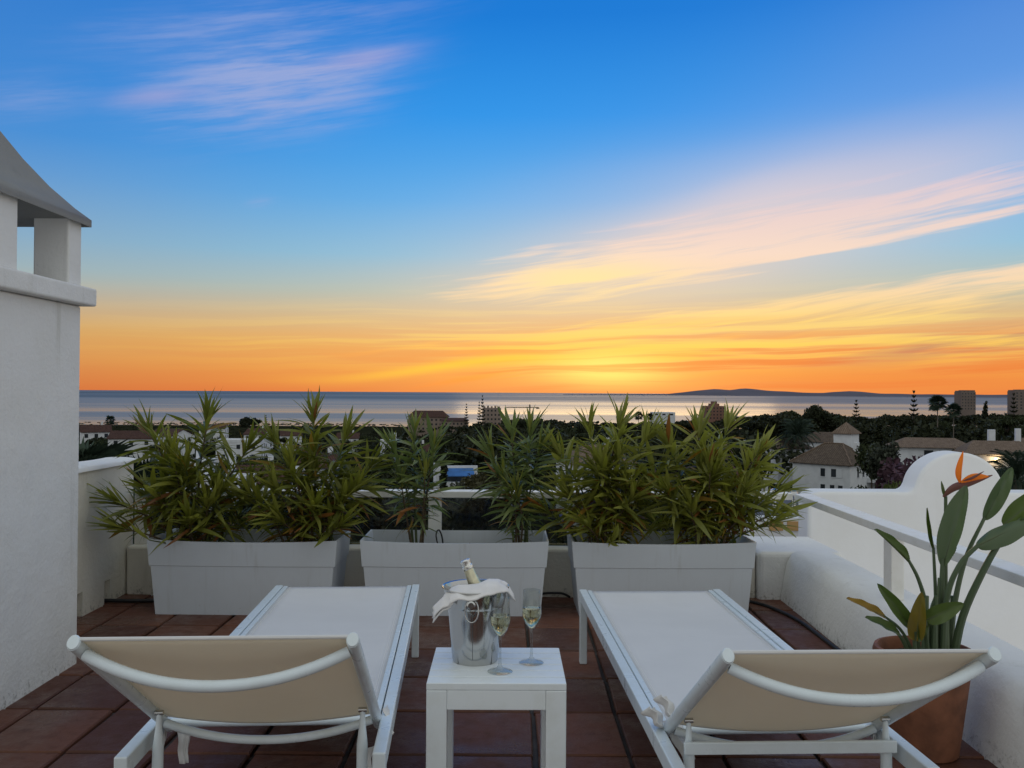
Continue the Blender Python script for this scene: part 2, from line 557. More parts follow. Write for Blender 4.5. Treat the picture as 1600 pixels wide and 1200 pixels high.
def m_rooftile(name='roof_tile', c0=(0.17, 0.105, 0.075), c1=(0.29, 0.20, 0.15)):
    m, gg, b = mat_new(name)
    co = objco(gg)
    uv = gg.new('ShaderNodeUVMap').outputs[0]
    n = gg.noise(co, 1.4, 5, 0.65); n2 = gg.noise(co, 5.5, 4, 0.7)
    c = gg.mix(gg.sstep(gg.m('ADD', gg.m('MULTIPLY', n, 0.4), gg.m('MULTIPLY', n2, 0.6)), 0.35, 0.65), c0, c1)
    gg.put(b.inputs['Base Color'], c)
    setp(b, rough=0.9, spec=0.15)
    sp = gg.new('ShaderNodeSeparateXYZ'); gg.put(sp.inputs[0], co)
    rows = gg.m('SINE', gg.m('MULTIPLY', gg.m('ADD', sp.outputs[0], sp.outputs[1]), 14.0))
    crs = gg.m('SINE', gg.m('MULTIPLY', sp.outputs[2], 30.0))
    c2 = gg.mix(gg.sstep(gg.m('ADD', rows, gg.m('MULTIPLY', crs, 0.6)), -1.2, 0.2, 0.55, 0.0), c, tuple(v * 0.35 for v in c0))
    gg.put(b.inputs['Base Color'], c2)
    bump(gg, b, gg.m('ADD', n2, gg.m('MULTIPLY', rows, 0.6)), 0.6, 0.08)
    return m


M = {}
M['plaster'] = m_plaster('white_plaster')
M['plaster_warm'] = m_plaster('parapet_plaster', (0.74, 0.71, 0.62), 0.5)
M['plaster_clean'] = m_plaster('smooth_plaster', (0.80, 0.81, 0.82), 0.12, 0.18, 0.0)
M['rail'] = m_paint('painted_rail', (0.84, 0.83, 0.78), 0.5, 0.6)
M['frame'] = m_paint('powder_coated_aluminium', (0.69, 0.77, 0.81), 0.32)  # bluish cast of the sky's light is tinted into this coat
M['table'] = m_paint('table_lacquer', (0.78, 0.83, 0.85), 0.38)
M['planter'], _g, _b = mat_new('planter_plastic')
_co = objco(_g)
_s = _g.new('ShaderNodeSeparateXYZ'); _g.put(_s.inputs[0], _co)
_n1 = _g.noise(_g.vec(_g.m('MULTIPLY', _s.outputs[0], 26), _g.m('MULTIPLY', _s.outputs[1], 26), _g.m('MULTIPLY', _s.outputs[2], 1.6)), 1.0, 5, 0.65)
_n2 = _g.noise(_co, 5, 5, 0.65)
_n3 = _g.noise(_co, 70, 4, 0.7)
_c = _g.mix(_g.sstep(_n1, 0.52, 0.78, 0, 0.45), (0.62, 0.67, 0.715), (0.47, 0.49, 0.49))
_c = _g.mix(_g.sstep(_n2, 0.4, 0.75, 0, 0.30), _c, (0.54, 0.57, 0.60))
_c = _g.mix(_g.m('MULTIPLY', _g.sstep(_n3, 0.60, 0.76), _g.sstep(_s.outputs[2], 0.10, 0.0, 0.05, 0.7)), _c, (0.22, 0.17, 0.13))
_g.put(_b.inputs['Base Color'], _c)
_g.put(_b.inputs['Roughness'], _g.sstep(_n2, 0.3, 0.7, 0.38, 0.6))
bump(_g, _b, _g.m('ADD', _g.noise(_co, 220, 3, 0.5), _g.m('MULTIPLY', _g.noise(_co, 3, 2, 0.5), 9.0)), 0.10, 0.002)
M['groove'] = m_plain('dark_groove', (0.03, 0.035, 0.04), 0.7)
M['tile'] = m_tile()
M['grout'] = m_plain('floor_grout', (0.045, 0.038, 0.033), 0.85, var=0.4, scale=9, bmp=0.6, bscale=70)
M['soil'] = m_plain('soil', (0.045, 0.030, 0.018), 0.95, var=0.5, scale=30, bmp=1.0, bscale=60, bdist=0.02)
M['steel'] = m_plain('polished_steel', (0.50, 0.50, 0.49), 0.14, 1.0, bmp=0.03, bscale=25, bdist=0.002)
M['steel_dark'] = m_plain('steel_seam', (0.14, 0.14, 0.14), 0.3, 1.0)
M['foil'] = m_plain('pale_gold_foil', (0.66, 0.62, 0.44), 0.30, 0.75, var=0.15, scale=40, bmp=0.4, bscale=90, bdist=0.002)
M['foil_cap'] = m_plain('silver_foil', (0.78, 0.77, 0.72), 0.25, 0.9, bmp=0.4, bscale=120, bdist=0.002)
M['cable'] = m_plain('black_rubber', (0.012, 0.012, 0.013), 0.5)
M['terracotta'] = m_plain('terracotta_pot', (0.215, 0.085, 0.044), 0.75, var=0.3, scale=9, bmp=0.25, bscale=50, bdist=0.004)
M['stem'] = m_plain('oleander_stem', (0.085, 0.060, 0.030), 0.7, var=0.4, scale=30)
M['stem_green'] = m_plain('green_stem', (0.075, 0.10, 0.035), 0.5, var=0.3, scale=12)
M['bark'] = m_plain('bark', (0.075, 0.055, 0.040), 0.9, var=0.4, scale=3)
M['palm_bark'] = m_plain('palm_bark', (0.12, 0.10, 0.08), 0.9, var=0.4, scale=3)


def m_sling(name, c0, trans, tcol):
    m, gg, b = mat_new(name)
    co = objco(gg)
    s = gg.new('ShaderNodeSeparateXYZ'); gg.put(s.inputs[0], co)
    n = gg.noise(co, 3.0, 5, 0.6)
    st = gg.noise(co, 18, 4, 0.7)
    c = gg.mix(gg.sstep(n, 0.35, 0.7, 0, 0.5), c0, tuple(v * 0.90 for v in c0))
    c = gg.mix(gg.sstep(st, 0.66, 0.8, 0, 0.3), c, tuple(v * 0.72 for v in c0))
    gg.put(b.inputs['Base Color'], c)
    setp(b, rough=0.8, spec=0.2)
    wv = gg.m('ADD', gg.m('SINE', gg.m('MULTIPLY', s.outputs[0], 2400)), gg.m('SINE', gg.m('MULTIPLY', s.outputs[1], 2400)))
    bump(gg, b, wv, 0.12, 0.001)
    tr = gg.new('ShaderNodeBsdfTranslucent'); tr.inputs[0].default_value = tcol + (1,)
    mx = gg.new('ShaderNodeMixShader'); mx.inputs[0].default_value = trans
    gg.t.links.new(b.outputs[0], mx.inputs[1]); gg.t.links.new(tr.outputs[0], mx.inputs[2])
    out = [k for k in gg.t.nodes if k.type == 'OUTPUT_MATERIAL'][0]
    gg.t.links.new(mx.outputs[0], out.inputs[0])
    return m


M['sling'] = m_sling('sling_fabric', (0.74, 0.74, 0.73), 0.10, (0.6, 0.5, 0.36))
M['sling_back'] = m_sling('backrest_fabric', (0.84, 0.77, 0.64), 0.45, (0.92, 0.82, 0.65))
M['napkin'] = m_plain('linen_napkin', (0.74, 0.72, 0.70), 0.9, var=0.05, scale=20, bmp=0.4, bscale=260, bdist=0.002)
def m_thin_glass(name, tint, r0, r1, rough, power=3.0):
    m, gg, b = mat_new(name)
    t = gg.new('ShaderNodeBsdfTransparent'); t.inputs[0].default_value = tint + (1,)
    gl = gg.new('ShaderNodeBsdfGlossy'); gl.inputs['Roughness'].default_value = rough
    lw = gg.new('ShaderNodeLayerWeight')
    f = gg.m('ADD', r0, gg.m('MULTIPLY', gg.m('POWER', lw.outputs['Facing'], power), r1))
    mx = gg.new('ShaderNodeMixShader')
    gg.put(mx.inputs[0], f)
    gg.t.links.new(t.outputs[0], mx.inputs[1]); gg.t.links.new(gl.outputs[0], mx.inputs[2])
    gg.t.links.new(mx.outputs[0], [k for k in gg.t.nodes if k.type == 'OUTPUT_MATERIAL'][0].inputs[0])
    return m


M['glass'] = m_thin_glass('clear_glass', (0.89, 0.905, 0.90), 0.07, 0.95, 0.05, 5.0)
M['wine'], _g, _b = mat_new('sparkling_wine')
setp(_b, col=(0.96, 0.90, 0.62), rough=0.0, trans=1.0, ior=1.33)
# smoked balustrade panes: mostly see-through, darkened, with a faint reflection
M['pane'] = m_thin_glass('smoked_glass', (0.62, 0.64, 0.60), 0.03, 0.5, 0.05)
M['window'] = m_plain('window_glass', (0.03, 0.035, 0.04), 0.15)
M['leaf_dark'] = m_leaf('oleander_leaf', (0.110, 0.130, 0.021), (0.265, 0.270, 0.046), 0.40)
M['leaf_blue'] = m_leaf('oleander_leaf_bluish', (0.098, 0.142, 0.050), (0.195, 0.240, 0.086), 0.36)  # blue-green leaves of the two middle-planter oleanders
M['leaf_light'] = m_leaf('oleander_young_leaf', (0.150, 0.172, 0.034), (0.290, 0.295, 0.068), 0.40)
M['leaf_yellow'] = m_leaf('oleander_yellow_leaf', (0.22, 0.15, 0.025), (0.36, 0.19, 0.03), 0.34)
M['leaf_brown'] = m_leaf('oleander_dry_leaf', (0.17, 0.07, 0.02), (0.30, 0.12, 0.03), 0.25)
M['paddle'] = m_leaf('paddle_leaf', (0.085, 0.125, 0.065), (0.135, 0.185, 0.095), 0.24, 0.40, 5)
M['paddle_deep'] = m_leaf('paddle_leaf_deep', (0.055, 0.090, 0.020), (0.095, 0.140, 0.032), 0.3, 0.4, 5)
M['paddle_yellow'] = m_leaf('paddle_leaf_yellowed', (0.10, 0.115, 0.02), (0.34, 0.19, 0.02), 0.3, 0.45, 14)
M['petal'] = m_leaf('orange_petal', (0.82, 0.22, 0.012), (0.92, 0.34, 0.02), 0.4, 0.45, 8)
M['bract'] = m_leaf('dark_bract', (0.11, 0.05, 0.055), (0.20, 0.075, 0.05), 0.15, 0.45, 12)


# ------------------------------------------------------------------ land and sea
def gz(x, y):
    b = np.interp(y, [0, 20, 60, 190, 400, 800, 1300, 1600, 2200], [-9.2, -9.6, -13, -21, -25.5, -36, -50, -62, -75])
    r = np.clip((x - 20) / 80.0, 0, 1) * np.clip((y - 180) / 120, 0, 1) * np.clip((900 - y) / 300, 0, 1)
    return b + 5.0 * r + 0.6 * np.sin(x * 0.043 + 1.0) * np.sin(y * 0.031) * np.clip(y / 100, 0, 1)


M['ground'] = m_plain('scrub_ground', (0.020, 0.022, 0.012), 0.95, spec=0.0, var=0.5, scale=0.08, bmp=0.5, bscale=0.6, bdist=0.5)
ys = np.concatenate([np.linspace(6.6, 60, 12), np.linspace(75, 400, 24), np.linspace(440, 2200, 28)])
gr = MB()


def ground_pt(u, v):
    y = float(np.interp(v, np.linspace(0, 1, len(ys)), ys))
    x = (u * 2 - 1) * (40 + y * 1.6)
    return (x, y, float(gz(x, y)))


gr.grid(ground_pt, 60, len(ys) - 1)
tag(gr.build('ground', M['ground'], smooth=True), kind='structure')

M['sea'], _g, _b = mat_new('sea_water')
_ge = _g.new('ShaderNodeNewGeometry')
_s = _g.new('ShaderNodeSeparateXYZ'); _g.put(_s.inputs[0], _ge.outputs['Position'])
_ly = _g.m('LOGARITHM', _s.outputs[1], 2.718)
_band = _g.noise(_g.vec(_g.m('MULTIPLY', _s.outputs[0], 0.00006), _g.m('MULTIPLY', _ly, 3.2), 0.0), 1.0, 4, 0.6)
_rip = _g.noise(_g.vec(_g.m('MULTIPLY', _s.outputs[0], 0.012), _g.m('MULTIPLY', _s.outputs[1], 0.035), 0.0), 1.0, 4, 0.7)
setp(_b, col=(0.06, 0.07, 0.06), rough=0.3, ior=1.33)
_far = _g.sstep(_s.outputs[1], 3500, 9000)
_g.put(_b.inputs['Roughness'], _g.m('ADD', _g.m('ADD', 0.24, _g.m('MULTIPLY', _far, 0.18)), _g.sstep(_band, 0.35, 0.65, -0.05, 0.08)))
bump(_g, _b, _rip, 0.25, 0.5)
sea = MB().add([(-70000, 1250, -60), (70000, 1250, -60), (90000, 90000, -60), (-90000, 90000, -60)], [(0, 1, 2, 3)])
tag(sea.build('sea', M['sea']), kind='structure')

# far headland across the water
M['hill'] = m_plain('far_hill', (0.13, 0.125, 0.15), 1.0, var=0.12, scale=0.0004, spec=0.0)  # grey-blue of distance haze is put into the hills' colour
hp = [(880, -3), (1040, -1.5), (1068, 1.5), (1088, 4.6), (1118, 6.6), (1140, 5.8), (1160, 8.2), (1185, 6.4), (1215, 4.2), (1250, 2.6), (1285, 1.6),
      (1305, 3.8), (1325, 5.2), (1350, 3.6), (1380, 1.4), (1440, 0.8), (1520, 0.8), (1620, 0.8), (1800, 0.6), (2100, -3)]
HD = 26000.0
hm = MB()
rr_ = random.Random(4)


def hill_pt(u, v):
    px = 880 + u * 1220
    h = float(np.interp(px, [p[0] for p in hp], [p[1] for p in hp])) / F * HD
    prof = math.sin(math.pi * min(1, v * 1.0)) if 0 < v < 1 else 0.0
    d = HD + (v - 0.5) * 5000
    return ((px - 800) / F * HD * (d / HD), d, -62 + (62 + h * 1.0) * prof * (1 + 0.04 * math.sin(px * 0.11 + v * 9)))


hm.grid(hill_pt, 150, 8)
tag(hm.build('hills', M['hill'], smooth=60), kind='structure')

# ------------------------------------------------------------------ terrace
KX0, KX1 = -2.36, 1.635         # inner faces of the left parapet and the right kerb
floor = MB().box(-2.36, 1.66, -3.0, 5.52, -0.30, -0.018).build('terrace_floor', M['grout'])
tag(floor, kind='structure')
PX, PY = 0.3255, 0.419
tile_meshes = []
rt = random.Random(11)
for k in range(6):
    b_ = MB()
    w, d, h, c = PX - 0.016, PY - 0.016, 0.018, 0.005
    def j(a=0.003): return rt.uniform(-a, a)
    lo = [(-w / 2 + j(), -d / 2 + j(), -0.0165), (w / 2 + j(), -d / 2 + j(), -0.0165), (w / 2 + j(), d / 2 + j(), -0.0165), (-w / 2 + j(), d / 2 + j(), -0.0165)]
    mid = [(x, y, -0.006 + j(0.001)) for x, y, z in lo]
    hi = [(x * (1 - c * 2 / w), y * (1 - c * 2 / d), j(0.0012)) for x, y, z in lo]
    fs = []
    for a in range(4):
        e = (a + 1) % 4
        fs += [(a, e, 4 + e, 4 + a), (4 + a, 4 + e, 8 + e, 8 + a)]
    fs.append((8, 9, 10, 11))
    b_.add(lo + mid + hi, fs)
    tile_meshes.append(b_.mesh('tile', M['tile']))
for iy in range(-2, 12):
    yc = 3.097 + (iy - 5 + 0.5) * PY
    for ix in range(-9, 4):
        xc = 0.414 + (ix + 0.5) * PX
        if xc < -2.37 or xc > 1.62 or yc > 5.42:
            continue
        o = link('tile', rt.choice(tile_meshes), floor)
        o.location = (xc, yc + rt.uniform(-.002, .002), rt.uniform(-0.0015, 0.0012))
        o.rotation_euler = (rt.uniform(-.004, .004), rt.uniform(-.004, .004), rt.choice((0, math.pi)) + rt.uniform(-.006, .006))

# body of the building that carries the terrace
bld = empty('terrace_building', 'white apartment building that carries the tiled roof terrace', 'building', (0, 0, -9.2))
MB().box(-2.56, 1.98, -3.2, 5.60, 0.0, 8.895).build('wall', M['plaster'], bld)

# front kerb, right kerb, corner block
kf = MB().box(-2.355, 1.50, 5.49, 5.62, -0.30, 0.293).build('front_kerb', M['plaster_warm'], bevel=0.018, seg=3)
tag(kf, 'low cream plastered kerb running behind the three planters', 'kerb')
kr = MB()
prof = [(1.635, -0.3), (1.637, 0.02), (1.655, 0.12), (1.675, 0.22), (1.705, 0.275), (1.745, 0.293), (1.93, 0.293), (1.965, 0.275), (1.975, 0.24), (1.975, -0.3)]


def kerb_pt(u, v):
    y = -3.0 + u * 8.44
    i = v * (len(prof) - 1)
    a = prof[int(round(i))]
    wob = 0.010 * math.sin(y * 2.3) + 0.006 * math.sin(y * 5.1 + 1)
    t = max(0.0, min(1.0, (a[1] + 0.0) / 0.25))
    return (a[0] + wob * (1 if a[0] < 1.9 else 0.2), y, a[1] + 0.006 * math.sin(y * 1.7 + a[0] * 3) * t)


kr.grid(kerb_pt, 70, len(prof) - 1)
n0 = len(prof)
kr.f.append(tuple(range(n0)))
kr.f.append(tuple(reversed(range(70 * n0, 71 * n0))))
tag(kr.build('side_kerb', M['plaster'], smooth=60), 'thick rounded white kerb carrying the weathered side railing', 'kerb')
kc = MB().box(1.503, 2.02, 5.445, 6.07, -0.30, 0.290).build('corner_block', M['plaster'], bevel=0.03, seg=3)
tag(kc, 'square white plaster block where the front and side rails meet', 'block')

# left parapet with two drain recesses
par = empty('parapet_wall', 'cream stained parapet wall with drain holes beside the chimney', 'wall', (-2.46, 4.8, 0))
pw = MB()
X0, XM, X1 = -0.10, 0.045, 0.10
pw.box(X0, XM, -0.9, 0.80, -0.3, 0.80)
no = [(0.085, 0.15), (0.415, 0.49)]
edges = [-0.9, no[0][0], no[0][1], no[1][0], no[1][1], 0.80]
for i in (0, 2, 4):
    pw.box(XM, X1, edges[i], edges[i + 1], -0.3, 0.80)
for (a, b_) in no:
    pw.box(XM, X1, a, b_, 0.135, 0.80)
pw.build('wall', M['plaster_warm'], par)
cp = MB()


def cap_pt(u, v):
    y = -0.9 + u * 1.72
    t = v * math.pi
    return (-0.118 * math.cos(t), y, 0.797 + (0.034 + 0.004 * math.sin(y * 7)) * (max(0, math.sin(t)) ** 0.45))


cp.grid(cap_pt, 24, 12)
cp.add([cap_pt(1, k / 12) for k in range(13)], [tuple(range(13))])
cp.build('coping', M['plaster'], par, smooth=50)

# chimney with open lantern and flared cap
ch = empty('chimney', 'large white plastered chimney with open lantern and flared cap', 'chimney', (-2.45, 3.5, 0))
CY0, CY1, CX0, CX1 = -0.61, 0.61, -0.47, 0.47
MB().box(CX0, CX1, CY0, CY1, -0.3, 1.632).build('shaft', M['plaster'], ch, bevel=0.012, seg=3)
MB().box(CX0 - .05, CX1 + .05, CY0 - .05, CY1 + .05, 1.634, 1.716).build('ledge', M['plaster'], ch, bevel=0.010, seg=3)
for xs in (-1, 1):
    xa, xb = sorted((xs * 0.47, xs * 0.31))
    for (ya, yb) in ((0.49, 0.61), (-0.08, 0.08), (-0.61, -0.49)):
        MB().box(xa, xb, ya, yb, 1.718, 2.03).build('pillar', M['plaster'], ch, bevel=0.010, seg=3)
capm = MB()
rings = [(0.0, 2.012, 0), (0.030, 2.000, 0), (0.030, 2.032, 0), (-0.02, 2.076, 0), (-0.09, 2.155, 0), (-0.16, 2.255, 0), (-0.23, 2.375, 0), (-0.29, 2.50, 0), (-0.36, 2.66, 0), (-0.42, 2.77, 0), (-0.455, 2.79, 0)]
vs = []
for (e, z, _) in rings:
    ey = e * (0.61 / 0.47) if e < 0 else e
    for (x, y) in ((CX0 - e, CY0 - ey), (CX1 + e, CY0 - ey), (CX1 + e, CY1 + ey), (CX0 - e, CY1 + ey)):
        vs.append((x, y, z))
fs = [(3, 2, 1, 0)]
for i in range(len(rings) - 1):
    for k in range(4):
        k2 = (k + 1) % 4
        fs.append((i * 4 + k, i * 4 + k2, i * 4 + 4 + k2, i * 4 + 4 + k))
fs.append(tuple(len(rings) * 4 - 4 + k for k in range(4)))
M['cap'] = m_plaster('dimmed_cap', (0.25, 0.25, 0.235), 0.5)  # vignette dimming of the chimney top is put into this grey
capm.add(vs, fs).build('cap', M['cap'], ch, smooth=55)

# railings
fr = empty('front_railing', 'cream painted front railing with smoked glass panes behind the planters', 'railing', (0, 5.6, 0.293))
MB().box(-2.33, 1.742, -0.05, 0.07, 0.300, 0.340).build('top_rail', M['rail'], fr, bevel=0.004)
posts = [-2.30, -0.475, 1.30]
for x in posts:
    MB().box(x - 0.04, x + 0.04, -0.028, 0.028, -0.0, 0.298).build('post', M['rail'], fr, bevel=0.003)
for a, b_ in zip(posts[:-1], posts[1:]):
    MB().box(a + 0.045, b_ - 0.045, -0.004, 0.004, 0.012, 0.297).build('pane', M['pane'], fr)
sr = empty('side_railing', 'weathered white side railing on the rounded kerb behind the flower pot', 'railing', (1.80, 3.0, 0.293))
MB().box(-0.05, 0.05, -4.5, 2.545, 0.300, 0.340).build('top_rail', M['rail'], sr, bevel=0.004)
for y in (-2.6, -0.68, 1.22):
    MB().box(-0.03, 0.03, y - 0.045, y + 0.045, 0.0, 0.298).build('post', M['rail'], sr, bevel=0.003)

# the neighbour's humped wall
out = [(2.01, -9.0), (5.2, -9.0), (5.2, 0.586)]
ACX, ACZ, AR = 3.052, 0.586, 0.303
out += [(ACX + AR + 0.05, 0.586), (ACX + AR + 0.015, 0.598)]
for k in range(2, 31):
    t = math.pi * k / 32
    out.append((ACX + AR * math.cos(t), ACZ + 0.272 * math.sin(t)))
out += [(ACX - AR - 0.015, 0.598), (ACX - AR - 0.05, 0.586), (2.10, 0.586), (2.05, 0.572), (2.02, 0.54)]
hw = MB().prism(out, 6.1, 6.33)
hwo = hw.build('humped_wall', M['plaster_clean'], smooth=30, bevel=0.022, seg=3)
tag(hwo, 'smooth white neighbouring wall with a semicircular hump', 'wall')

# ------------------------------------------------------------------ planters
def planter(cx, yc, rz, label, wt_=1.05, soil_z=0.33):
    p = empty('planter', label, 'planter', (cx, yc, 0.0), rz, 'white plastic planters along the front railing')
    H, hw_, hd = 0.42, wt_ / 2, 0.20
    def ring(z, grow, bulge):
        """rounded rectangle loop, front side bulging; grow shrinks towards the foot"""
        pts = []
        a, d = hw_ * grow, hd * (grow if grow < 1 else 1)
        n = 16
        for k in range(n + 1):
            t = -1 + 2 * k / n
            pts.append((t * a, -d - bulge * (1 - t * t), z))
        for k in range(1, 7):
            t = k / 6
            pts.append((a, -d + 2 * d * t, z))
        for k in range(1, n + 1):
            t = 1 - 2 * k / n
            pts.append((t * a, d, z))
        for k in range(1, 6):
            t = 1 - k / 6
            pts.append((-a, -d + 2 * d * t, z))
        return pts
    def sag(pts, s):
        return [(x, y, z - s * max(0, (1 - (x / hw_) ** 2)) * (1 if y < 0 else 0.15)) for x, y, z in pts]
    loops = [ring(0.0, 0.915, 0.0), ring(0.03, 0.920, 0.002), ring(0.272, 0.962, 0.012), ring(0.275, 0.978, 0.012), ring(0.285, 0.980, 0.012), ring(0.40, 0.997, 0.020),
             sag(ring(H, 1.0, 0.020), 0.012), sag(ring(H, 0.985, 0.010), 0.012), sag(ring(H - 0.012, 0.975, 0.006), 0.012), ring(soil_z - 0.02, 0.955, 0.004)]
    m = MB(); n = len(loops[0]); vs = [q for l in loops for q in l]; fs = [tuple(reversed(range(n)))]
    for i in range(len(loops) - 1):
        for k in range(n):
            k2 = (k + 1) % n
            fs.append((i * n + k, i * n + k2, (i + 1) * n + k2, (i + 1) * n + k))
    m.add(vs, fs).build('box', M['planter'], p, smooth=35)
    s = MB()
    rs = random.Random(int(cx * 100))
    s.grid(lambda u, v: ((u * 2 - 1) * hw_ * 0.962, (v * 2 - 1) * hd * 0.962, soil_z + rs.uniform(-.012, .012)), 40, 14)
    s.build('soil', M['soil'], p, smooth=True)
    return p


pl = [planter(-1.492, 5.18, R(-0.8), 'white planter beside the cream parapet, holding two bushy oleanders', 1.06),
      planter(-0.316, 5.19, R(0.3), 'white planter with two thin oleanders and bare soil between', 1.05),
      planter(0.852, 5.20, R(1.0), 'white planter beside the corner block, holding pale green oleanders', 1.03)]


# ------------------------------------------------------------------ oleanders
def leaf_mesh(name, mat, droop, n=6, width=0.088, fold=0.16, bend=0.0, twist=0.0):
    """lanceolate leaf of length 1 along +Y, normal +Z, folded about its midrib"""
    m = MB(); vs = []
    for i in range(n + 1):
        t = i / n
        w = width * (math.sin(math.pi * min(1.0, (t * 0.93 + 0.035))) ** 0.8) * (1.15 - 0.5 * t) * 0.62
        if i == n: w = 0.002
        z = -droop * t * t
        y = t * (1 - 0.25 * droop * t)
        xb = bend * t * t; ct, st = math.cos(twist * t), math.sin(twist * t)
        for q_ in (-1, 0, 1):
            lx, lz = q_ * w, abs(q_) * w * fold * 2
            vs.append((xb + lx * ct - lz * st, y, z + lx * st + lz * ct))
    fs = []
    for i in range(n):
        a = i * 3
        fs += [(a, a + 1, a + 4, a + 3), (a + 1, a + 2, a + 5, a + 4)]
    return m.add(vs, fs).mesh(name, mat, smooth=60)


LEAF = {}
for key in ('leaf_dark', 'leaf_blue', 'leaf_light', 'leaf_yellow', 'leaf_brown'):
    LEAF[key] = [[leaf_mesh('leaf', M[key], d, bend=bd, twist=tw_, width=w_) for (bd, tw_, w_) in ((.0, .0, .098), (.10, .5, .088), (-.12, -.7, .106), (.22, 1.1, .080))] for d in (0.02, 0.16, 0.36, 0.66)]


def orient(dirv, roll, rnd):
    y = dirv.normalized()
    up = Vector((0, 0, 1))
    x = y.cross(up)
    if x.length < 0.05:
        x = Vector((math.cos(roll), math.sin(roll), 0))
    x.normalize()
    z = x.cross(y)
    m = Matrix((x, y, z)).transposed()
    return m @ Matrix.Rotation(rnd.uniform(-0.7, 0.7), 3, 'Y')


def rstems(seed, n, fx, tx, ty, h0, h1, bare=0.12, lean=0.0):
    r = random.Random(seed)
    out = []
    for k in range(n):
        t = (k + 0.5) / n * 2 - 1
        out.append((t * fx + r.uniform(-.03, .03), r.uniform(-.09, .09), t * tx + r.uniform(-.06, .06) + lean, r.uniform(-ty, ty) - .03,
                    (h0 + (h1 - h0) * (1 - abs(t) ** 1.3)) * r.uniform(.80, 1.0), bare * r.uniform(.5, 1.5)))
    return out


def oleander(label, base, stems, seed, mats, lmin=0.13, lmax=0.235, dens=1.6, yellow=0.06, hs=0.93, extra=0):
    """stems: (foot dx, foot dy, tip dx, tip dy, height, bare fraction)"""
    rnd = random.Random(seed)
    pcx = min((-1.492, -0.316, 0.852), key=lambda c: abs(c - base[0]))
    p = empty('oleander', label, 'plant', base, 0, 'potted oleanders along the railing')
    leaves = []
    stems = list(stems) + (rstems(seed + 40, extra, .13, .34, .12, .26, .56) if extra else [])
    for si, (fx, fy, tx, ty, h, bare) in enumerate(stems):
        f = Vector((fx, fy, -0.01)); t = Vector((tx, ty, h * hs))
        mid = f.lerp(t, 0.5) + Vector((-(tx - fx) * 0.18 + rnd.uniform(-.02, .02), -(ty - fy) * 0.18, h * 0.06))
        path = bez([f, mid, t], 12)
        rad = [0.0085 * (1 - 0.62 * k / 12) * rnd.uniform(.9, 1.1) for k in range(13)]
        MB().tube(path, rad, 6).build('stem', M['stem'] if rnd.random() < .6 else M['stem_green'], p, smooth=True)
        L = sum((path[k + 1] - path[k]).length for k in range(12))
        nwh = max(5, int(L * (1 - bare) / 0.042 * dens))
        for wi in range(nwh):
            s = bare + (1 - bare) * (wi / (nwh - 1)) ** 0.85
            q = s * 12; i = min(int(q), 11)
            pos = path[i].lerp(path[i + 1], q - i)
            ax = (path[i + 1] - path[i]).normalized()
            tip = (wi >= nwh - 3)
            cnt = 6 if tip else 4
            ph = rnd.uniform(0, 6.28)
            side = ax.cross(Vector((0.3, 1, 0.2))).normalized(); sd2 = ax.cross(side)
            for k in range(cnt):
                a = ph + 2 * math.pi * k / cnt + rnd.uniform(-.35, .35)
                rad_v = side * math.cos(a) + sd2 * math.sin(a)
                rel = (s - bare) / max(1e-3, 1 - bare)
                if tip:
                    ang = R(rnd.uniform(8, 38))
                else:
                    ang = R(rnd.uniform(38, 70) + (1 - rel) * rnd.uniform(5, 48))
                d = ax * math.cos(ang) + rad_v * math.sin(ang)
                ln = lmin * .8 + (lmax * 1.06 - lmin * .8) * rnd.random() ** .8
                ln *= 1.0 * (0.82 if tip else 1.0) * (0.75 + 0.35 * min(1, rel * 2))
                dv = 0 if tip else (1 if rel > .55 else rnd.choice((1, 2, 2, 3)))
                if rnd.random() < 0.18: dv = min(3, dv + 1)
                r = rnd.random()
                yel = yellow * (2.6 if rel < .35 else (1.0 if rel < .7 else 0.15))
                if r < yel * 0.6: mk = 'leaf_yellow'
                elif r < yel: mk = 'leaf_brown'
                elif rel > .72 and rnd.random() < mats[1]: mk = 'leaf_light'
                else: mk = mats[0]
                mt = orient(d, a, rnd).to_4x4()
                mtx = Matrix.Translation(pos) @ mt @ Matrix.Diagonal((ln * rnd.uniform(.85, 1.25), ln, ln, 1))
                me_ = rnd.choice(LEAF[mk][dv])
                bad = False
                for vi in range(4, len(me_.vertices), 3):
                    c_ = mtx @ me_.vertices[vi].co
                    yw, zw = c_.y + base[1], c_.z + base[2]
                    if zw < 0.432 and (4.93 < yw < 5.03 or yw > 5.34): bad = True
                    if zw < 0.33 and yw > 4.97: bad = True
                    if zw < 0.44 and abs(abs(c_.x + base[0] - pcx) - 0.52) < .045: bad = True
                if yw < 4.96 and zw < 0.43 and seed != 1 and rnd.random() < .85: bad = True
                if not bad: leaves.append((me_, mtx))
    leaves.sort(key=lambda e: (e[1].translation.y))
    for me, mtx in leaves[:300]:
        o = link('leaf', me, p)
        o.matrix_local = mtx
    rest = {}
    for me, mtx in leaves[300:]:
        rest.setdefault(me.materials[0].name, []).append((me, mtx))
    if len(leaves) > 300:
        me2 = bpy.data.meshes.new('leaf_mass')
        V = []; Fc = []; MI = []; names = list(rest)
        for mi, nm in enumerate(names):
            me2.materials.append(bpy.data.materials[nm])
            for me, mtx in rest[nm]:
                o_ = len(V)
                V += [tuple(mtx @ v.co) for v in me.vertices]
                for q in me.polygons:
                    Fc.append(tuple(i + o_ for i in q.vertices)); MI.append(mi)
        me2.from_pydata(V, [], Fc)
        me2.polygons.foreach_set('material_index', MI)
        me2.polygons.foreach_set('use_smooth', [True] * len(Fc))
        tag(link('leaf_mass', me2, p), kind='stuff')
    return p


SZ = 0.335
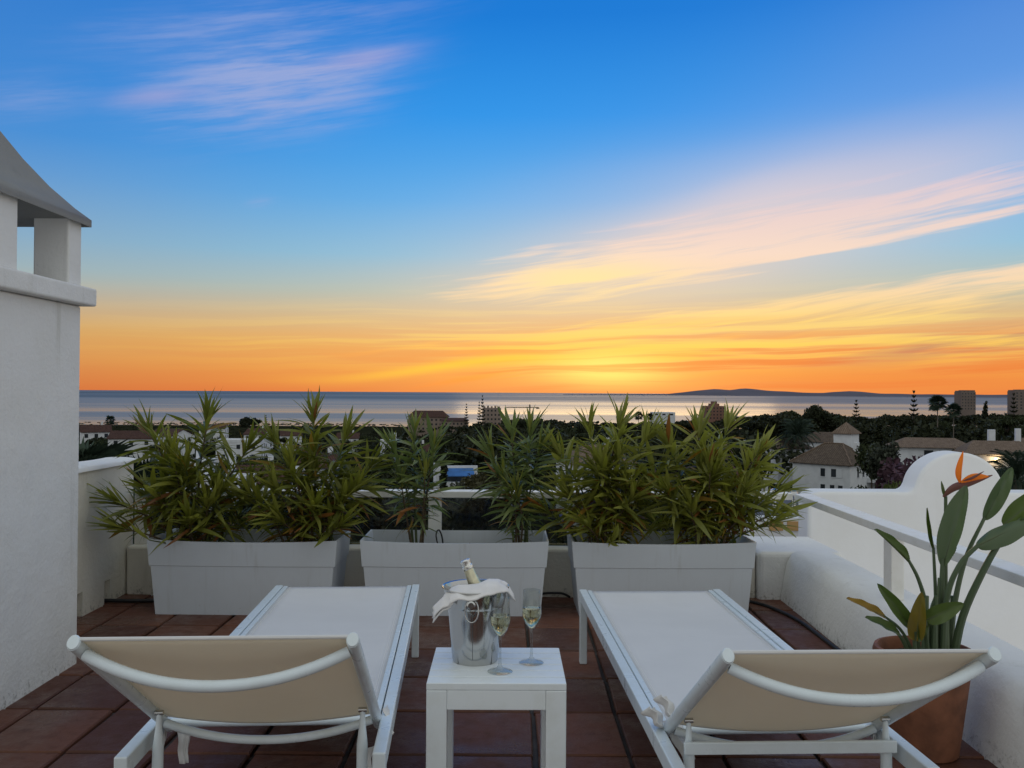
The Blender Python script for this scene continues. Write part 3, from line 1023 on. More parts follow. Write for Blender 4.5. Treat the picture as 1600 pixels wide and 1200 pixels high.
# (tall leaders first, then the body of the bush, then low drooping side shoots)
oleander('bushy dark green oleander overhanging the planter end beside the cream parapet', (-1.80, 5.17, SZ),
         [(0.0, 0.0, 0.04, 0.02, 0.80, .1), (-0.06, .03, -0.30, 0.02, 0.72, .15), (0.05, -.02, 0.28, -.02, 0.62, .1), (-.02, -.05, -.12, -.10, .58, .1),
          (-.1, -.02, -.42, -.12, .30, .2), (-.1, -.08, -.36, -.20, .16, .2), (-.04, -.1, -.18, -.26, .10, .2), (0.02, -.1, .02, -.22, .22, .1), (.06, -.05, .16, -.12, .36, .1),
          (-.08, .05, -.22, .04, .46, .1), (.1, .0, .30, .02, .40, .15), (-.04, -.06, -.26, -.14, .40, .1), (.04, -.07, .10, -.16, .30, .1)],
         1, ('leaf_dark', 0.4), yellow=0.10, extra=5)
oleander('bushy oleander with yellowing lower leaves in the planter beside the parapet', (-1.17, 5.17, SZ),
         [(0.02, 0.0, 0.02, 0.02, 0.82, .1), (-0.05, .03, -0.20, 0.0, 0.66, .15), (0.06, -.02, 0.22, -.02, 0.70, .1), (0.0, -.05, -.08, -.10, .55, .1),
          (-.08, -.04, -.30, -.12, .36, .15), (.08, -.05, .30, -.12, .40, .15), (.04, -.08, .08, -.20, .30, .1), (-.04, -.08, -.12, -.20, .22, .1), (.1, .02, .36, .02, .52, .15),
          (-.02, .05, -.02, .06, .50, .1), (.06, -.09, .22, -.2, .18, .1)],
         2, ('leaf_dark', 0.45), yellow=0.17, extra=5)
oleander('slender oleander of few bare stems near one end of the middle planter', (-0.545, 5.19, SZ),
         [(0.0, 0.0, -0.02, 0.02, 0.72, .28), (-0.02, .02, -0.14, 0.0, 0.62, .30), (0.03, -.01, 0.10, -.02, 0.66, .28), (.02, -.03, .05, -.06, .50, .26), (-.02, -.03, -.09, -.05, .44, .3)],
         3, ('leaf_blue', 0.25), lmin=.12, lmax=.22, yellow=0.05, dens=1.3)
oleander('slender blue-green oleander above the weeds in the middle planter', (0.05, 5.18, SZ),
         [(0.0, 0.0, -0.05, 0.02, 0.72, .2), (-0.03, .02, -0.17, 0.0, 0.60, .2), (0.03, -.01, 0.06, -.02, 0.74, .2), (-.02, -.03, -.10, -.06, .46, .15), (.04, -.02, .12, .0, .64, .3), (.0, -.04, -.02, -.1, .36, .12)],
         4, ('leaf_blue', 0.3), lmin=.12, lmax=.22, yellow=0.04, dens=1.3)
oleander('spreading yellow-green oleander with a dry leaf hanging over the planter rim', (0.53, 5.18, SZ),
         [(0.0, 0.0, -0.08, 0.0, 0.74, .12), (0.02, .02, 0.10, 0.04, 0.78, .12), (-0.04, -.02, -0.26, -.04, 0.60, .12), (0.05, -.02, .24, -.04, .70, .12), (.0, -.06, -.02, -.14, .52, .1),
          (-.05, -.04, -.22, -.12, .36, .15), (.05, -.06, .14, -.16, .34, .1), (.0, -.09, .02, -.25, .10, .1), (-.03, -.08, -.12, -.22, .20, .1), (.08, .02, .34, .02, .52, .15), (.03, -.05, .08, -.1, .60, .1)],
         5, ('leaf_dark', 0.9), yellow=0.10, extra=6)
oleander('broad yellow-green oleander leaning towards the corner block', (1.10, 5.19, SZ),
         [(0.0, 0.0, -0.02, 0.0, 0.74, .12), (0.02, .02, 0.16, 0.04, 0.76, .12), (-0.05, -.02, -0.20, -.04, 0.66, .12), (0.05, -.02, .32, -.04, .62, .15), (.0, -.06, .02, -.14, .54, .1),
          (.08, -.04, .42, -.10, .40, .2), (.05, -.06, .20, -.16, .38, .12), (.08, -.03, .44, -.06, .26, .25), (-.03, -.07, -.10, -.18, .30, .1), (.06, .0, .30, .0, .50, .12), (.1, -.06, .34, -.18, .2, .2)],
         6, ('leaf_dark', 0.9), yellow=0.10, extra=6)

# low weeds in the middle planter, drip hose
rw = random.Random(8)
for k, x in enumerate((-0.30, -0.24, -0.17, -0.11, -0.05)):
    w = empty('weed', 'small brownish leafy weed in the bare soil of the middle planter', 'weed', (x, 5.13 + rw.uniform(-.03, .05), SZ - .005), 0, 'weeds in the middle planter')
    m = MB()
    for q in range(26):
        d = Vector((rw.uniform(-1, 1), rw.uniform(-1, 1), rw.uniform(.3, 1.6))).normalized()
        ln = rw.uniform(.02, .06); s_ = d.cross(Vector((0, 0, 1))).normalized() * rw.uniform(.004, .009)
        a = Vector((rw.uniform(-.02, .02), rw.uniform(-.02, .02), 0))
        m.add([a, a + d * ln * .6 + s_, a + d * ln, a + d * ln * .6 - s_], [(0, 1, 2, 3)])
    m.build('foliage', M['leaf_brown'] if k % 2 else M['leaf_dark'], w)
hz = MB().tube(bez([(-0.40, 5.15, .30), (-.43, 5.15, .42), (-.415, 5.16, .455), (-.395, 5.17, .40), (-.39, 5.17, .30)], 16), 0.0045, 6)
tag(hz.build('drip_hose', M['cable'], smooth=True), 'thin black irrigation hose looped out of the middle planter', 'hose')

# ------------------------------------------------------------------ cables on the floor
def cable(label, pts, r, name='cable'):
    tag(MB().tube(bez(pts, 40), r, 8).build(name, M['cable'], smooth=True), label, 'cable')


cable('black cable lying along the foot of the rounded kerb', [(1.40, 5.40, .008), (1.50, 5.25, .008), (1.575, 4.95, .008), (1.59, 4.5, .008), (1.595, 3.9, .008), (1.60, 3.45, .008)], 0.010)
cable('black pipe emerging from a drain hole in the parapet', [(-2.385, 5.255, .016), (-2.2, 5.27, .012), (-2.05, 5.30, .012), (-1.9, 5.42, .012), (-1.3, 5.445, .012)], 0.011, 'pipe')
cable('short black cable showing between two planters', [(0.16, 5.455, .008), (0.20, 5.445, .03), (.27, 5.44, .035), (.32, 5.44, .03), (.36, 5.45, .008)], 0.007)
cable('thin black cable hanging from the kerb behind the clay pot', [(1.80, 2.92, .300), (1.735, 2.95, .298), (1.682, 2.93, .245), (1.655, 2.85, .10), (1.628, 2.72, .008), (1.56, 2.4, .008)], 0.005)


# ------------------------------------------------------------------ sun loungers
def lounger(label, loc, rz, W2, LEN, py_, bl, ang, cross, seed):
    r = random.Random(seed)
    p = empty('sun_lounger', label, 'sun lounger', loc, rz, 'white sun loungers facing the sea')
    Z = 0.336
    # local: foot end y=0, head end y=LEN, x across
    for s in (-1, 1):
        xo = s * (W2 - 0.017)
        rl = MB().box(xo - .017, xo + .017, -0.005, LEN, Z - 0.048, Z).build('side_rail', M['frame'], p, bevel=0.004)
        xi = s * (W2 - 0.0475)
        MB().box(xi - .0095, xi + .0095, 0.0, py_ + 0.01, Z - 0.030, Z - 0.003).build('sling_channel', M['frame'], p, bevel=0.003)
        xg = s * (W2 - 0.036)
        MB().box(xg - .0025, xg + .0025, 0.001, py_, Z - 0.029, Z - 0.010).build('groove', M['groove'], p)
        for y in (0.0, LEN - 0.037):
            MB().box(xo - .0165, xo + .0165, y, y + 0.036, 0.0, Z - 0.0485).build('leg', M['frame'], p, bevel=0.004)
    for y, zz in ((0.05, Z - .095), (LEN - 0.034, 0.07)):
        MB().box(-W2 + .036, W2 - .036, y, y + 0.03, zz, zz + .035).build('cross_bar', M['frame'], p, bevel=0.004)
    wi = W2 - 0.056
    sl = MB().grid(lambda u, v: ((u * 2 - 1) * wi, 0.004 + v * (py_ - 0.01), Z - 0.009 - 0.016 * (1 - (u * 2 - 1) ** 2) * min(1, v * 9) * (0.85 + .15 * math.sin(v * 7))), 14, 40)
    so__ = sl.build('seat_sling', M['sling'], p, smooth=True, solid=0.003)
    for s in (-1, 1):
        for q_ in (0.012, 0.018):
            MB().tube([(s * (wi - q_), 0.01 + k * (py_ - .03) / 12, Z - 0.0068 - 0.016 * (1 - ((wi - q_) / wi) ** 2) * min(1, k * .75)) for k in range(13)], 0.0009, 5).build('stitching', M['rail'], so__)
    MB().tube([(-wi - .02, py_ + 0.012, Z - 0.014), (wi + .02, py_ + 0.012, Z - 0.014)], 0.013, 12).build('pivot_bar', M['frame'], p, smooth=True)
    # backrest plane: origin at the pivot, e along the back, nrm towards the underside
    o = Vector((0, py_ + 0.03, Z - 0.004)); e = Vector((0, math.cos(ang), math.sin(ang))); nr = Vector((0, math.sin(ang), -math.cos(ang)))
    bx = W2 - 0.045
    for s in (-1, 1):
        a = o + Vector((s * bx, 0, 0)) - e * 0.055; b_ = o + Vector((s * bx, 0, 0)) + e * bl
        MB().tube([a, a.lerp(b_, .5), b_], 0.0172, 16, flat=0.82, up=nr).build('back_tube', M['frame'], p, smooth=True)
        MB().tube([b_ + e * .0005, b_ + e * .004], [0.0165, 0.0148], 16, flat=0.82, up=nr).build('end_cap', M['frame'], p, smooth=True)

    def bow(sp, depth, rad, name):
        pts = []
        for k in range(25):
            t = -1 + 2 * k / 24
            pts.append(o + Vector((t * (bx - 0.012), 0, 0)) + e * sp + nr * (0.012 + depth * (1 - abs(t) ** 2.1)))
        MB().tube(pts, rad, 12).build(name, M['frame'], p, smooth=True)
    bow(bl - 0.045, 0.070, 0.0130, 'upper_bow')
    bow(0.035, 0.048, 0.0118, 'lower_bow')
    fw = bx - 0.008
    bk = MB().grid(lambda u, v: tuple(o + Vector(((u * 2 - 1) * fw, 0, 0)) + e * (0.03 + v * (bl - 0.035)) - nr * 0.008
                                      + nr * (0.030 * (1 - (u * 2 - 1) ** 2) * (math.sin(math.pi * min(1, (1 - v) * 0.75 + .0)) ** .8))), 20, 24)
    bk.build('back_sling', M['sling_back'], p, smooth=True, solid=0.003)
    hem = MB().tube([o + Vector((-fw, 0, 0)) + e * (bl - .003) - nr * .008, o + Vector((fw, 0, 0)) + e * (bl - .003) - nr * .008], 0.0045, 8)
    hem.build('hem', M['sling'], p, smooth=True)
    # ratchet props: flattened ends bolted to the back tubes
    for s in (-1, 1):
        t = o + Vector((s * (bx - .026), 0, 0)) + e * 0.15 + nr * 0.012
        q = Vector((s * (bx - 0.026), t.y + 0.02, 0.06))
        pts = [t, t.lerp(q, .10), t.lerp(q, .26), t.lerp(q, .6), q]
        MB().tube(pts, [0.006, 0.008, 0.0145, 0.0150, 0.0150], 12).build('prop', M['frame'], p, smooth=True)
        MB().tube([t - Vector((.011, 0, 0)), t + Vector((.011, 0, 0))], 0.007, 10).build('bolt', M['steel'], p, smooth=True)
        MB().box(s * (W2 - 0.017) - .0125 - s * .03, s * (W2 - .017) + .0125 - s * .03, LEN - .50, LEN - .002, 0.075, 0.1).build('ratchet_bar', M['frame'], p, bevel=0.003)
    if cross:
        t = o + e * 0.15 + nr * 0.03
        MB().box(-(bx - .008), bx - .008, t.y + .010, t.y + 0.022, t.z - 0.062, t.z - 0.030).build('prop_bar', M['frame'], p, bevel=0.003)

    def flap(c, du, dv, curl, nm='torn_flap'):
        c = Vector(c); du = Vector(du); dv = Vector(dv); nn = du.cross(dv).normalized()
        ph = r.uniform(0, 6)
        fm = MB().grid(lambda u, v: tuple(c + du * (u - .5) * (1 - .35 * v) + dv * v + nn * (curl * math.sin(u * 3.1) * (0.4 + v) + 0.006 * math.sin(u * 13 + ph) * v + .006 * math.sin(v * 9 + ph))), 10, 8)
        fm.build(nm, M['sling'], p, smooth=True, solid=0.002)
    return p, o, e, nr, bx, flap


pL, o, e, nr, bx, flap = lounger('white sun lounger whose raised back is propped beside the big chimney', (-0.768, 4.235, 0), math.pi + 0.060, 0.336, 1.985, 1.70, 0.715, R(32.6), False, 1)
# local +x is the photo's left once turned round
flap(o + Vector((bx + .005, -.05, -.005)), (0.03, .05, .0), (.035, .03, -.075), 0.018)
flap(o + Vector((bx - .045, -.02, -.025)), (0.03, .02, .0), (-.006, .02, -.09), 0.010)
flap(o + Vector((-bx - .024, -.05, .015)), (0.008, .06, .01), (-.004, .07, -.055), 0.010)
flap(o + Vector((-bx + .012, .06, -.055)), (0.02, .02, .0), (.012, .03, -.09), 0.010)
pR, o, e, nr, bx, flap = lounger('white sun lounger with a cross bar under its back, beside the clay pot', (0.648, 4.18, 0), math.pi + 0.040, 0.330, 1.99, 1.68, 0.690, R(32.4), True, 2)
flap(o + Vector((bx + .012, .02, .012)), (0.03, .07, .03), (.028, -.02, .050), 0.022)
flap(o + Vector((bx - .010, .05, .045)), (0.03, .06, .03), (.022, -.03, .055), 0.018)
flap(o + Vector((bx - .01, -.005, .02)), (0.05, .01, .0), (-.035, .06, -.085), 0.016)
flap(o + Vector((-bx + .0, -.01, -.015)), (0.02, .04, .0), (-.01, .02, -.05), 0.012)

# ------------------------------------------------------------------ side table
tb = empty('side_table', 'small white slatted side table between the two loungers', 'side table', (-0.0413, 2.815, 0), R(0.4))
TW, TD, TH = 0.205, 0.185, 0.397
for k in range(6):
    d = 2 * TD / 6
    y0 = -TD + k * d
    MB().box(-TW, TW, y0 + (0.0026 if k else 0), y0 + d - (.0026 if k < 5 else 0), TH - 0.020, TH).build('slat', M['table'], tb, bevel=0.0018)
for s in (-1, 1):
    for t in (-1, 1):
        x0, x1 = sorted((s * TW, s * (TW - 0.060))); y0, y1 = sorted((t * TD, t * (TD - 0.045)))
        MB().box(x0, x1, y0, y1, 0, TH - 0.0205).build('leg', M['table'], tb, bevel=0.003)
    x0, x1 = sorted((s * (TW - 0.001), s * (TW - 0.030)))
    MB().box(x0, x1, -TD + .0455, TD - .0455, TH - 0.078, TH - 0.0205).build('apron', M['table'], tb, bevel=0.002)
    y0, y1 = sorted((s * (TD - 0.0008), s * (TD - 0.030)))
    MB().box(-TW + .0603, TW - .0603, y0, y1, TH - 0.078, TH - 0.0205).build('apron', M['table'], tb, bevel=0.002)

# ------------------------------------------------------------------ ice bucket, bottle, napkin, glasses
BX, BY = -0.112, 2.862
bk_ = empty('ice_bucket', 'polished steel ice bucket on the white side table', 'ice bucket', (BX, BY, TH + 0.0006), R(-4))
pr = [(0.0, 0.004), (0.066, 0.004), (0.071, 0.0), (0.0725, 0.006), (0.0735, 0.012), (0.0745, 0.018), (0.079, 0.07), (0.0845, 0.135), (0.089, 0.172), (0.0905, 0.176), (0.0925, 0.18), (0.098, 0.215), (0.103, 0.228), (0.1065, 0.230),
      (0.1075, 0.2325), (0.1065, 0.235), (0.102, 0.233), (0.096, 0.218), (0.090, 0.178), (0.083, 0.135), (0.076, 0.06), (0.071, 0.014), (0.0, 0.012)]
MB().lathe(pr, 56).build('body', M['steel'], bk_, smooth=30)
MB().tube([(0, -.0745, .020), (0, -.0792, .07), (0, -.0851, .135), (0, -.0893, .171)], 0.0010, 6).build('seam', M['steel_dark'], bk_, smooth=True)
for a in (0, math.pi):
    rot = Matrix.Rotation(a, 4, 'Z')
    q = MB().tube([rot @ Vector((0, -.088, .196)), rot @ Vector((0, -.100, .198)), rot @ Vector((0, -.112, .199)), rot @ Vector((0, -.122, .200)), rot @ Vector((0, -.1245, .2))], [.006, .007, .0125, .0135, .009], 18)
    q.build('knob', M['steel'], bk_, smooth=50)
    pts = [rot @ Vector((0.021 * math.sin(t), -.104 + .004 * math.cos(t), .178 + .034 * math.cos(t))) for t in [2 * math.pi * k / 28 for k in range(29)]]
    MB().tube(pts, 0.0023, 8, caps=False).build('ring_handle', M['steel'], bk_, smooth=True)

bt = empty('bottle', 'foil-necked sparkling wine bottle leaning in the ice bucket', 'bottle', (BX + 0.048, BY - 0.004, TH + 0.125))
bt.rotation_euler = Vector((-0.40, 0.06, 0.91)).to_track_quat('Z', 'Y').to_euler()
MB().lathe([(0.0, 0), (.034, .0), (.036, .006), (.036, .045), (.034, .065), (.029, .085), (.0245, .100), (.0215, .116)], 28).build('body', M['foil'], bt, smooth=60)
MB().lathe([(.0217, .1165), (.0195, .135), (.0178, .155), (.0166, .176)], 28).build('neck_foil', M['foil'], bt, smooth=60)
MB().lathe([(.0170, .1765), (.0182, .180), (.0182, .188), (.0160, .190), (.0158, .198), (.0172, .201), (.0172, .206), (.0140, .2085), (.011, .2075), (.0105, .195), (0, .195)], 28).build('lip', M['foil_cap'], bt, smooth=40)

nk = MB()


def nap(u, v, lift=0.0):
    x = -0.126 + 0.245 * u
    z = float(np.interp(u, [0, .08, .2, .30, .42, .55, .68, .8, .9, 1.0], [.572, .596, .628, .638, .637, .642, .655, .652, .638, .592]))
    yf = -math.sqrt(max(0.0, .116 ** 2 - min(.108, abs(x)) ** 2)) - .006
    yf = float(np.interp(u, [0, .15, .3, .5, .7, .85, 1], [-.088, -.104, -.118, -.122, -.114, -.076, -.035])) 
    yb = float(np.interp(u, [0, .15, .3, .5, .7, .85, 1], [-.005, -.012, -.03, -.03, -.005, .03, .035]))
    y = yf + (yb - yf) * v
    fr = 1 - v
    z -= (fr ** 3) * float(np.interp(u, [0, .2, .35, .5, .7, .85, 1], [.022, .030, .026, .024, .024, .018, .0]))
    z += 0.0016 * math.sin(u * 23 + v * 4) * (0.3 + .9 * fr) + 0.003 * math.sin(v * 5 + u * 7) + lift
    x += 0.008 * math.sin(v * 6 + 1) * (1 if u < .2 or u > .85 else 0.3) + .02 * (v - .5) * (1 if u < .15 else 0)
    return (BX + x, BY + y, z)


nk.grid(lambda u, v: nap(u, v), 44, 18)
nko = nk.build('napkin', M['napkin'], smooth=True, solid=0.004)
tag(nko, 'folded pale linen napkin draped over the ice bucket rim', 'napkin')
nl = MB().grid(lambda u, v: nap(u * 0.24, v * 0.96 + .02, -0.0065 - .010 * (1 - u)), 14, 14)
nl.build('under_fold', M['napkin'], nko, smooth=True, solid=0.004)


def wine_glass(label, x, y, fill):
    gl = empty('champagne_glass', label, 'wine glass', (x, y, TH + 0.0012), 0, 'filled champagne glasses on the side table')
    outp = [(0.0, 0.0), (.036, .0), (.0385, .0012), (.036, .003), (.022, .0062), (.010, .012), (.0050, .020), (.0040, .05), (.0040, .092), (.0055, .103), (.012, .112),
            (.022, .126), (.029, .144), (.0312, .158), (.0305, .172), (.0285, .195), (.0266, .2285)]
    inp = [(.0258, .2290), (.0276, .195), (.0295, .172), (.0301, .158), (.0279, .145), (.0208, .128), (.0105, .1145), (.004, .109), (0, .108)]
    MB().lathe(outp + inp, 36).build('bowl', M['glass'], gl, smooth=60)
    w = [(0, .1085), (.0037, .1095), (.0102, .1150), (.0204, .1284), (.0275, .1453), (.0297, .158)]
    rs = float(np.interp(fill, [.158, .172, .195], [.0297, .0291, .0272]))
    if fill > .166: w.append((.0291 + .0003, .166))
    w += [(rs, fill), (rs * .93, fill - .0006), (0, fill - .0006)]
    MB().lathe(w, 36).build('wine', M['wine'], gl, smooth=50)


wine_glass('champagne glass standing in front of the steel ice bucket', -0.0313, 2.739, 0.170)
wine_glass('champagne glass standing clear of the ice bucket, towards the lounger with the cross bar', 0.0667, 2.83, 0.172)

# ------------------------------------------------------------------ bird of paradise in its clay pot
PXc, PYc = 1.450, 3.15
pt = empty('clay_pot', 'terracotta pot on the floor between lounger and kerb', 'flower pot', (PXc, PYc, 0))
MB().lathe([(0, .0), (.105, .0), (.112, .006), (.118, .05), (.145, .26), (.150, .30), (.158, .302), (.166, .312), (.168, .345), (.163, .362), (.152, .364), (.146, .352), (.142, .30), (.138, .28)], 44).build('body', M['terracotta'], pt, smooth=40)
so_ = MB().grid(lambda u, v: (0.141 * (u) * math.cos(v * 2 * math.pi), 0.141 * u * math.sin(v * 2 * math.pi), 0.322 + .006 * math.sin(u * 20 + v * 31)), 8, 28)
so_.build('soil', M['soil'], pt, smooth=True)
bp = empty('bird_of_paradise', 'bird of paradise plant with one orange flower in the clay pot', 'plant', (PXc, PYc, 0.325))
B0 = Vector((PXc, PYc, 0.325))


def L3(px, py, D):
    return at(px, py, D) - B0


def paddle(base, tip, width, mat, face, fold=0.25, curl=0.10, shape=0.75, name='leaf'):
    """boat-shaped leaf between two points; face = direction its upper side looks"""
    base = Vector(base); tip = Vector(tip)
    width *= 0.86
    ax = tip - base; ln = ax.length; ax.normalize()
    fc = Vector(face); fc = (fc - ax * fc.dot(ax)).normalized(); sd_ = ax.cross(fc)
    m = MB(); n, k = 44, 4
    vs = []
    for i in range(n + 1):
        t = i / n
        w = width / 2 * (max(0.0, math.sin(math.pi * t ** shape)) ** 0.62) * (1.0 if i not in (n,) else 0) + 0.0018
        c = base + ax * (ln * t) - fc * (curl * ln * (t * t)) + fc * (curl * ln * t * .6)
        for j in range(-k, k + 1):
            s = j / k
            vs.append(c + sd_ * (w * s * math.cos(fold * abs(s) * 1.2)) + fc * (w * fold * 1.6 * (abs(s) ** 1.2)) + fc * ((0.0007 * (1 if i % 2 else -1) + .002 * math.sin(i * .37 + j * .9)) * abs(s) ** .5))
    q = 2 * k + 1
    fs = [(i * q + j, i * q + j + 1, (i + 1) * q + j + 1, (i + 1) * q + j) for i in range(n) for j in range(2 * k)]
    lf = m.add(vs, fs).build(name, M[mat], bp, smooth=60)
    MB().tube([base + ax * (ln * t) - fc * (curl * ln * (t * t)) + fc * (curl * ln * t * .6) - fc * .0022 for t in [x / 10 for x in range(11)]], [.0038 * (1 - .08 * x) for x in range(11)], 6).build('midrib', M['stem_green'], lf, smooth=True)
    return lf


def stalk(pts, r0=0.011, r1=0.005, mat='paddle'):
    n = 16
    P = bez(pts, n)
    MB().tube(P, [r0 + (r1 - r0) * k / n for k in range(n + 1)], 8).build('stalk', M[mat], bp, smooth=True)


D0 = 3.12
foot = lambda px, D=3.14: L3(px, 1030, D)
# tall upright paddle
stalk([foot(1468), L3(1471, 940, 3.13), L3(1474, 872, 3.13)], .013, .008)
paddle(L3(1474, 885, 3.13), L3(1510, 758, 3.10), 0.098, 'paddle', (-.75, -.75, .15), .42, .05, .95)
paddle(L3(1478, 880, 3.16), L3(1490, 790, 3.18), 0.055, 'paddle_deep', (.5, -.8, .1), .5, .05, .95)
# upper right leaf
stalk([foot(1483, 3.15), L3(1492, 944, 3.15), L3(1510, 870, 3.15), L3(1539, 808, 3.14)], .012, .006)
paddle(L3(1538, 812, 3.14), L3(1582, 730, 3.12), 0.072, 'paddle', (-.5, -.75, -.4), .5, .10, .85)
# arching right leaf with a pale back
stalk([foot(1474, 3.10), L3(1480, 935, 3.10), L3(1500, 882, 3.08), L3(1530, 850, 3.06)], .012, .007)
paddle(L3(1526, 853, 3.06), L3(1622, 808, 3.00), 0.085, 'paddle', (-.10, -.75, .65), -.30, .16, .8)
stalk([foot(1490, 3.12), L3(1505, 962, 3.10), L3(1535, 895, 3.07), L3(1566, 842, 3.05), L3(1600, 808, 3.05)], .015, .008)
paddle(L3(1568, 820, 3.09), L3(1650, 755, 3.02), 0.08, 'paddle_deep', (-.4, -.7, .5), .35, .12, .8)
# furled young leaf
stalk([foot(1464, 3.16), L3(1463, 940, 3.16), L3(1459, 855, 3.15)], .009, .005)
paddle(L3(1459, 858, 3.15), L3(1449, 793, 3.15), 0.026, 'paddle_deep', (-.6, -.8, 0), .9, .03, .9)
stalk([foot(1466, 3.12), L3(1466, 960, 3.12), L3(1467, 902, 3.12)], .007, .003)
# leaves on the kerb side, low
stalk([foot(1455, 3.12), L3(1448, 950, 3.11), L3(1436, 905, 3.10), L3(1419, 872, 3.09)], .010, .005)
paddle(L3(1421, 876, 3.09), L3(1369, 826, 3.06), 0.046, 'paddle_deep', (.3, -.75, .55), .5, .06, .75)
stalk([foot(1440, 3.08), L3(1432, 990, 3.06), L3(1424, 974, 3.05)], .008, .006)
paddle(L3(1426, 980, 3.05), L3(1373, 912, 3.00), 0.056, 'paddle_deep', (-.4, -.7, .5), .35, .05, .75)
stalk([foot(1425, 3.08), L3(1412, 1000, 3.05), L3(1400, 984, 3.03)], .008, .005)
paddle(L3(1407, 990, 3.03), L3(1355, 962, 2.98), 0.050, 'paddle_deep', (-.1, -.6, .75), .25, .08, .7)
paddle(L3(1384, 963, 3.10), L3(1325, 933, 3.06), 0.042, 'paddle_yellow', (0.1, -.6, .75), .3, .04, .7)
stalk([foot(1432, 3.12), L3(1410, 985, 3.11), L3(1382, 961, 3.10)], .007, .004)
paddle(L3(1432, 1000, 3.02), L3(1441, 925, 3.00), 0.068, 'paddle_yellow', (-.55, -.8, .1), .35, .04, .6)
stalk([foot(1432, 3.04), L3(1430, 1005, 3.03), L3(1431, 985, 3.02)], .008, .006)
paddle(L3(1448, 968, 3.02), L3(1506, 942, 2.98), 0.070, 'paddle_deep', (-.15, -.85, .35), .3, .08, .65)
stalk([foot(1452, 3.06), L3(1448, 990, 3.04), L3(1447, 968, 3.02)], .008, .006)
paddle(L3(1444, 950, 3.05), L3(1437, 1002, 3.00), 0.050, 'paddle_deep', (.2, -.9, .2), .3, .02, .7)
stalk([foot(1478, 3.18), L3(1478, 960, 3.19), L3(1478, 880, 3.19), L3(1478, 775, 3.17)], .010, .006)
stalk([foot(1458, 3.18), L3(1455, 960, 3.19), L3(1462, 930, 3.19)], .009, .004)
for px_, dp in ((1460, 3.10), (1470, 3.17), (1478, 3.11), (1486, 3.17), (1446, 3.10)):
    stalk([foot(px_, dp), L3(px_ + 1, 985, dp), L3(px_ + 3, 930, dp)], .015, .007)
# the flower: beak-like bract, orange sepals, dark tongue
fl = empty('flower', None, None)
fl.parent = bp
def spindle(pts, r, mat, flat=0.55, name='petal'):
    n = 14
    P = bez(pts, n)
    rr = [max(.0006, r * (math.sin(math.pi * min(1, (k / n) * .92 + .06)) ** .8)) for k in range(n + 1)]
    MB().tube(P, rr, 8, flat=flat).build(name, M[mat], fl, smooth=True)


spindle([L3(1474, 776, 3.16), L3(1490, 762, 3.15), L3(1515, 754, 3.14), L3(1551, 742, 3.12)], .0135, 'bract', .7, 'bract')
spindle([L3(1500, 754, 3.14), L3(1498, 735, 3.14), L3(1505, 705, 3.14)], .0115, 'petal', .6)
spindle([L3(1502, 753, 3.13), L3(1522, 745, 3.11), L3(1545, 744, 3.10)], .0120, 'petal', .6)
spindle([L3(1502, 753, 3.15), L3(1512, 747, 3.15), L3(1522, 745, 3.15)], .0070, 'petal', .6)
spindle([L3(1505, 751, 3.12), L3(1520, 746, 3.10), L3(1538, 736, 3.09)], .0042, 'bract', .6, 'tongue')
spindle([L3(1477, 778, 3.16), L3(1474, 765, 3.16), L3(1471, 751, 3.16)], .0060, 'paddle_deep', .6, 'spathe')


# ------------------------------------------------------------------ trees
rng = np.random.default_rng(5)
M['fol_dark'] = m_foliage('pine_foliage', (0.010, 0.014, 0.006), (0.030, 0.036, 0.014))
M['fol_mid'] = m_foliage('broadleaf_foliage', (0.018, 0.026, 0.011), (0.052, 0.066, 0.024))
M['fol_brown'] = m_foliage('dry_foliage', (0.030, 0.030, 0.012), (0.080, 0.074, 0.032))
M['fol_grey'] = m_foliage('olive_foliage', (0.032, 0.040, 0.028), (0.078, 0.088, 0.060))
M['fol_blue'] = m_foliage('palm_foliage', (0.016, 0.030, 0.020), (0.052, 0.078, 0.050))
M['fol_purple'] = m_foliage('bougainvillea_foliage', (0.030, 0.026, 0.020), (0.105, 0.050, 0.075))
M['fol_light'] = m_foliage('shrub_foliage', (0.040, 0.055, 0.014), (0.100, 0.120, 0.035))


def leaf_cards(centres, radii, n, size, stretch=1.6):
    """n small diamond leaves spread through ellipsoidal clumps; returns verts, faces"""
    k = len(centres)
    vol = np.prod(radii, axis=1) ** 0.67
    idx = rng.choice(k, n, p=vol / vol.sum())
    d = rng.normal(size=(n, 3)); d /= np.linalg.norm(d, axis=1)[:, None]
    r = rng.random(n) ** 0.42
    pos = centres[idx] + d * radii[idx] * r[:, None]
    a = rng.normal(size=(n, 3)); a /= np.linalg.norm(a, axis=1)[:, None]
    b = np.cross(a, rng.normal(size=(n, 3))); b /= np.linalg.norm(b, axis=1)[:, None]
    s = size * rng.uniform(0.55, 1.3, n)[:, None]
    V = np.stack([pos - a * s * stretch, pos + b * s, pos + a * s * stretch, pos - b * s], 1).reshape(-1, 3)
    return V, np.arange(4 * n).reshape(-1, 4)


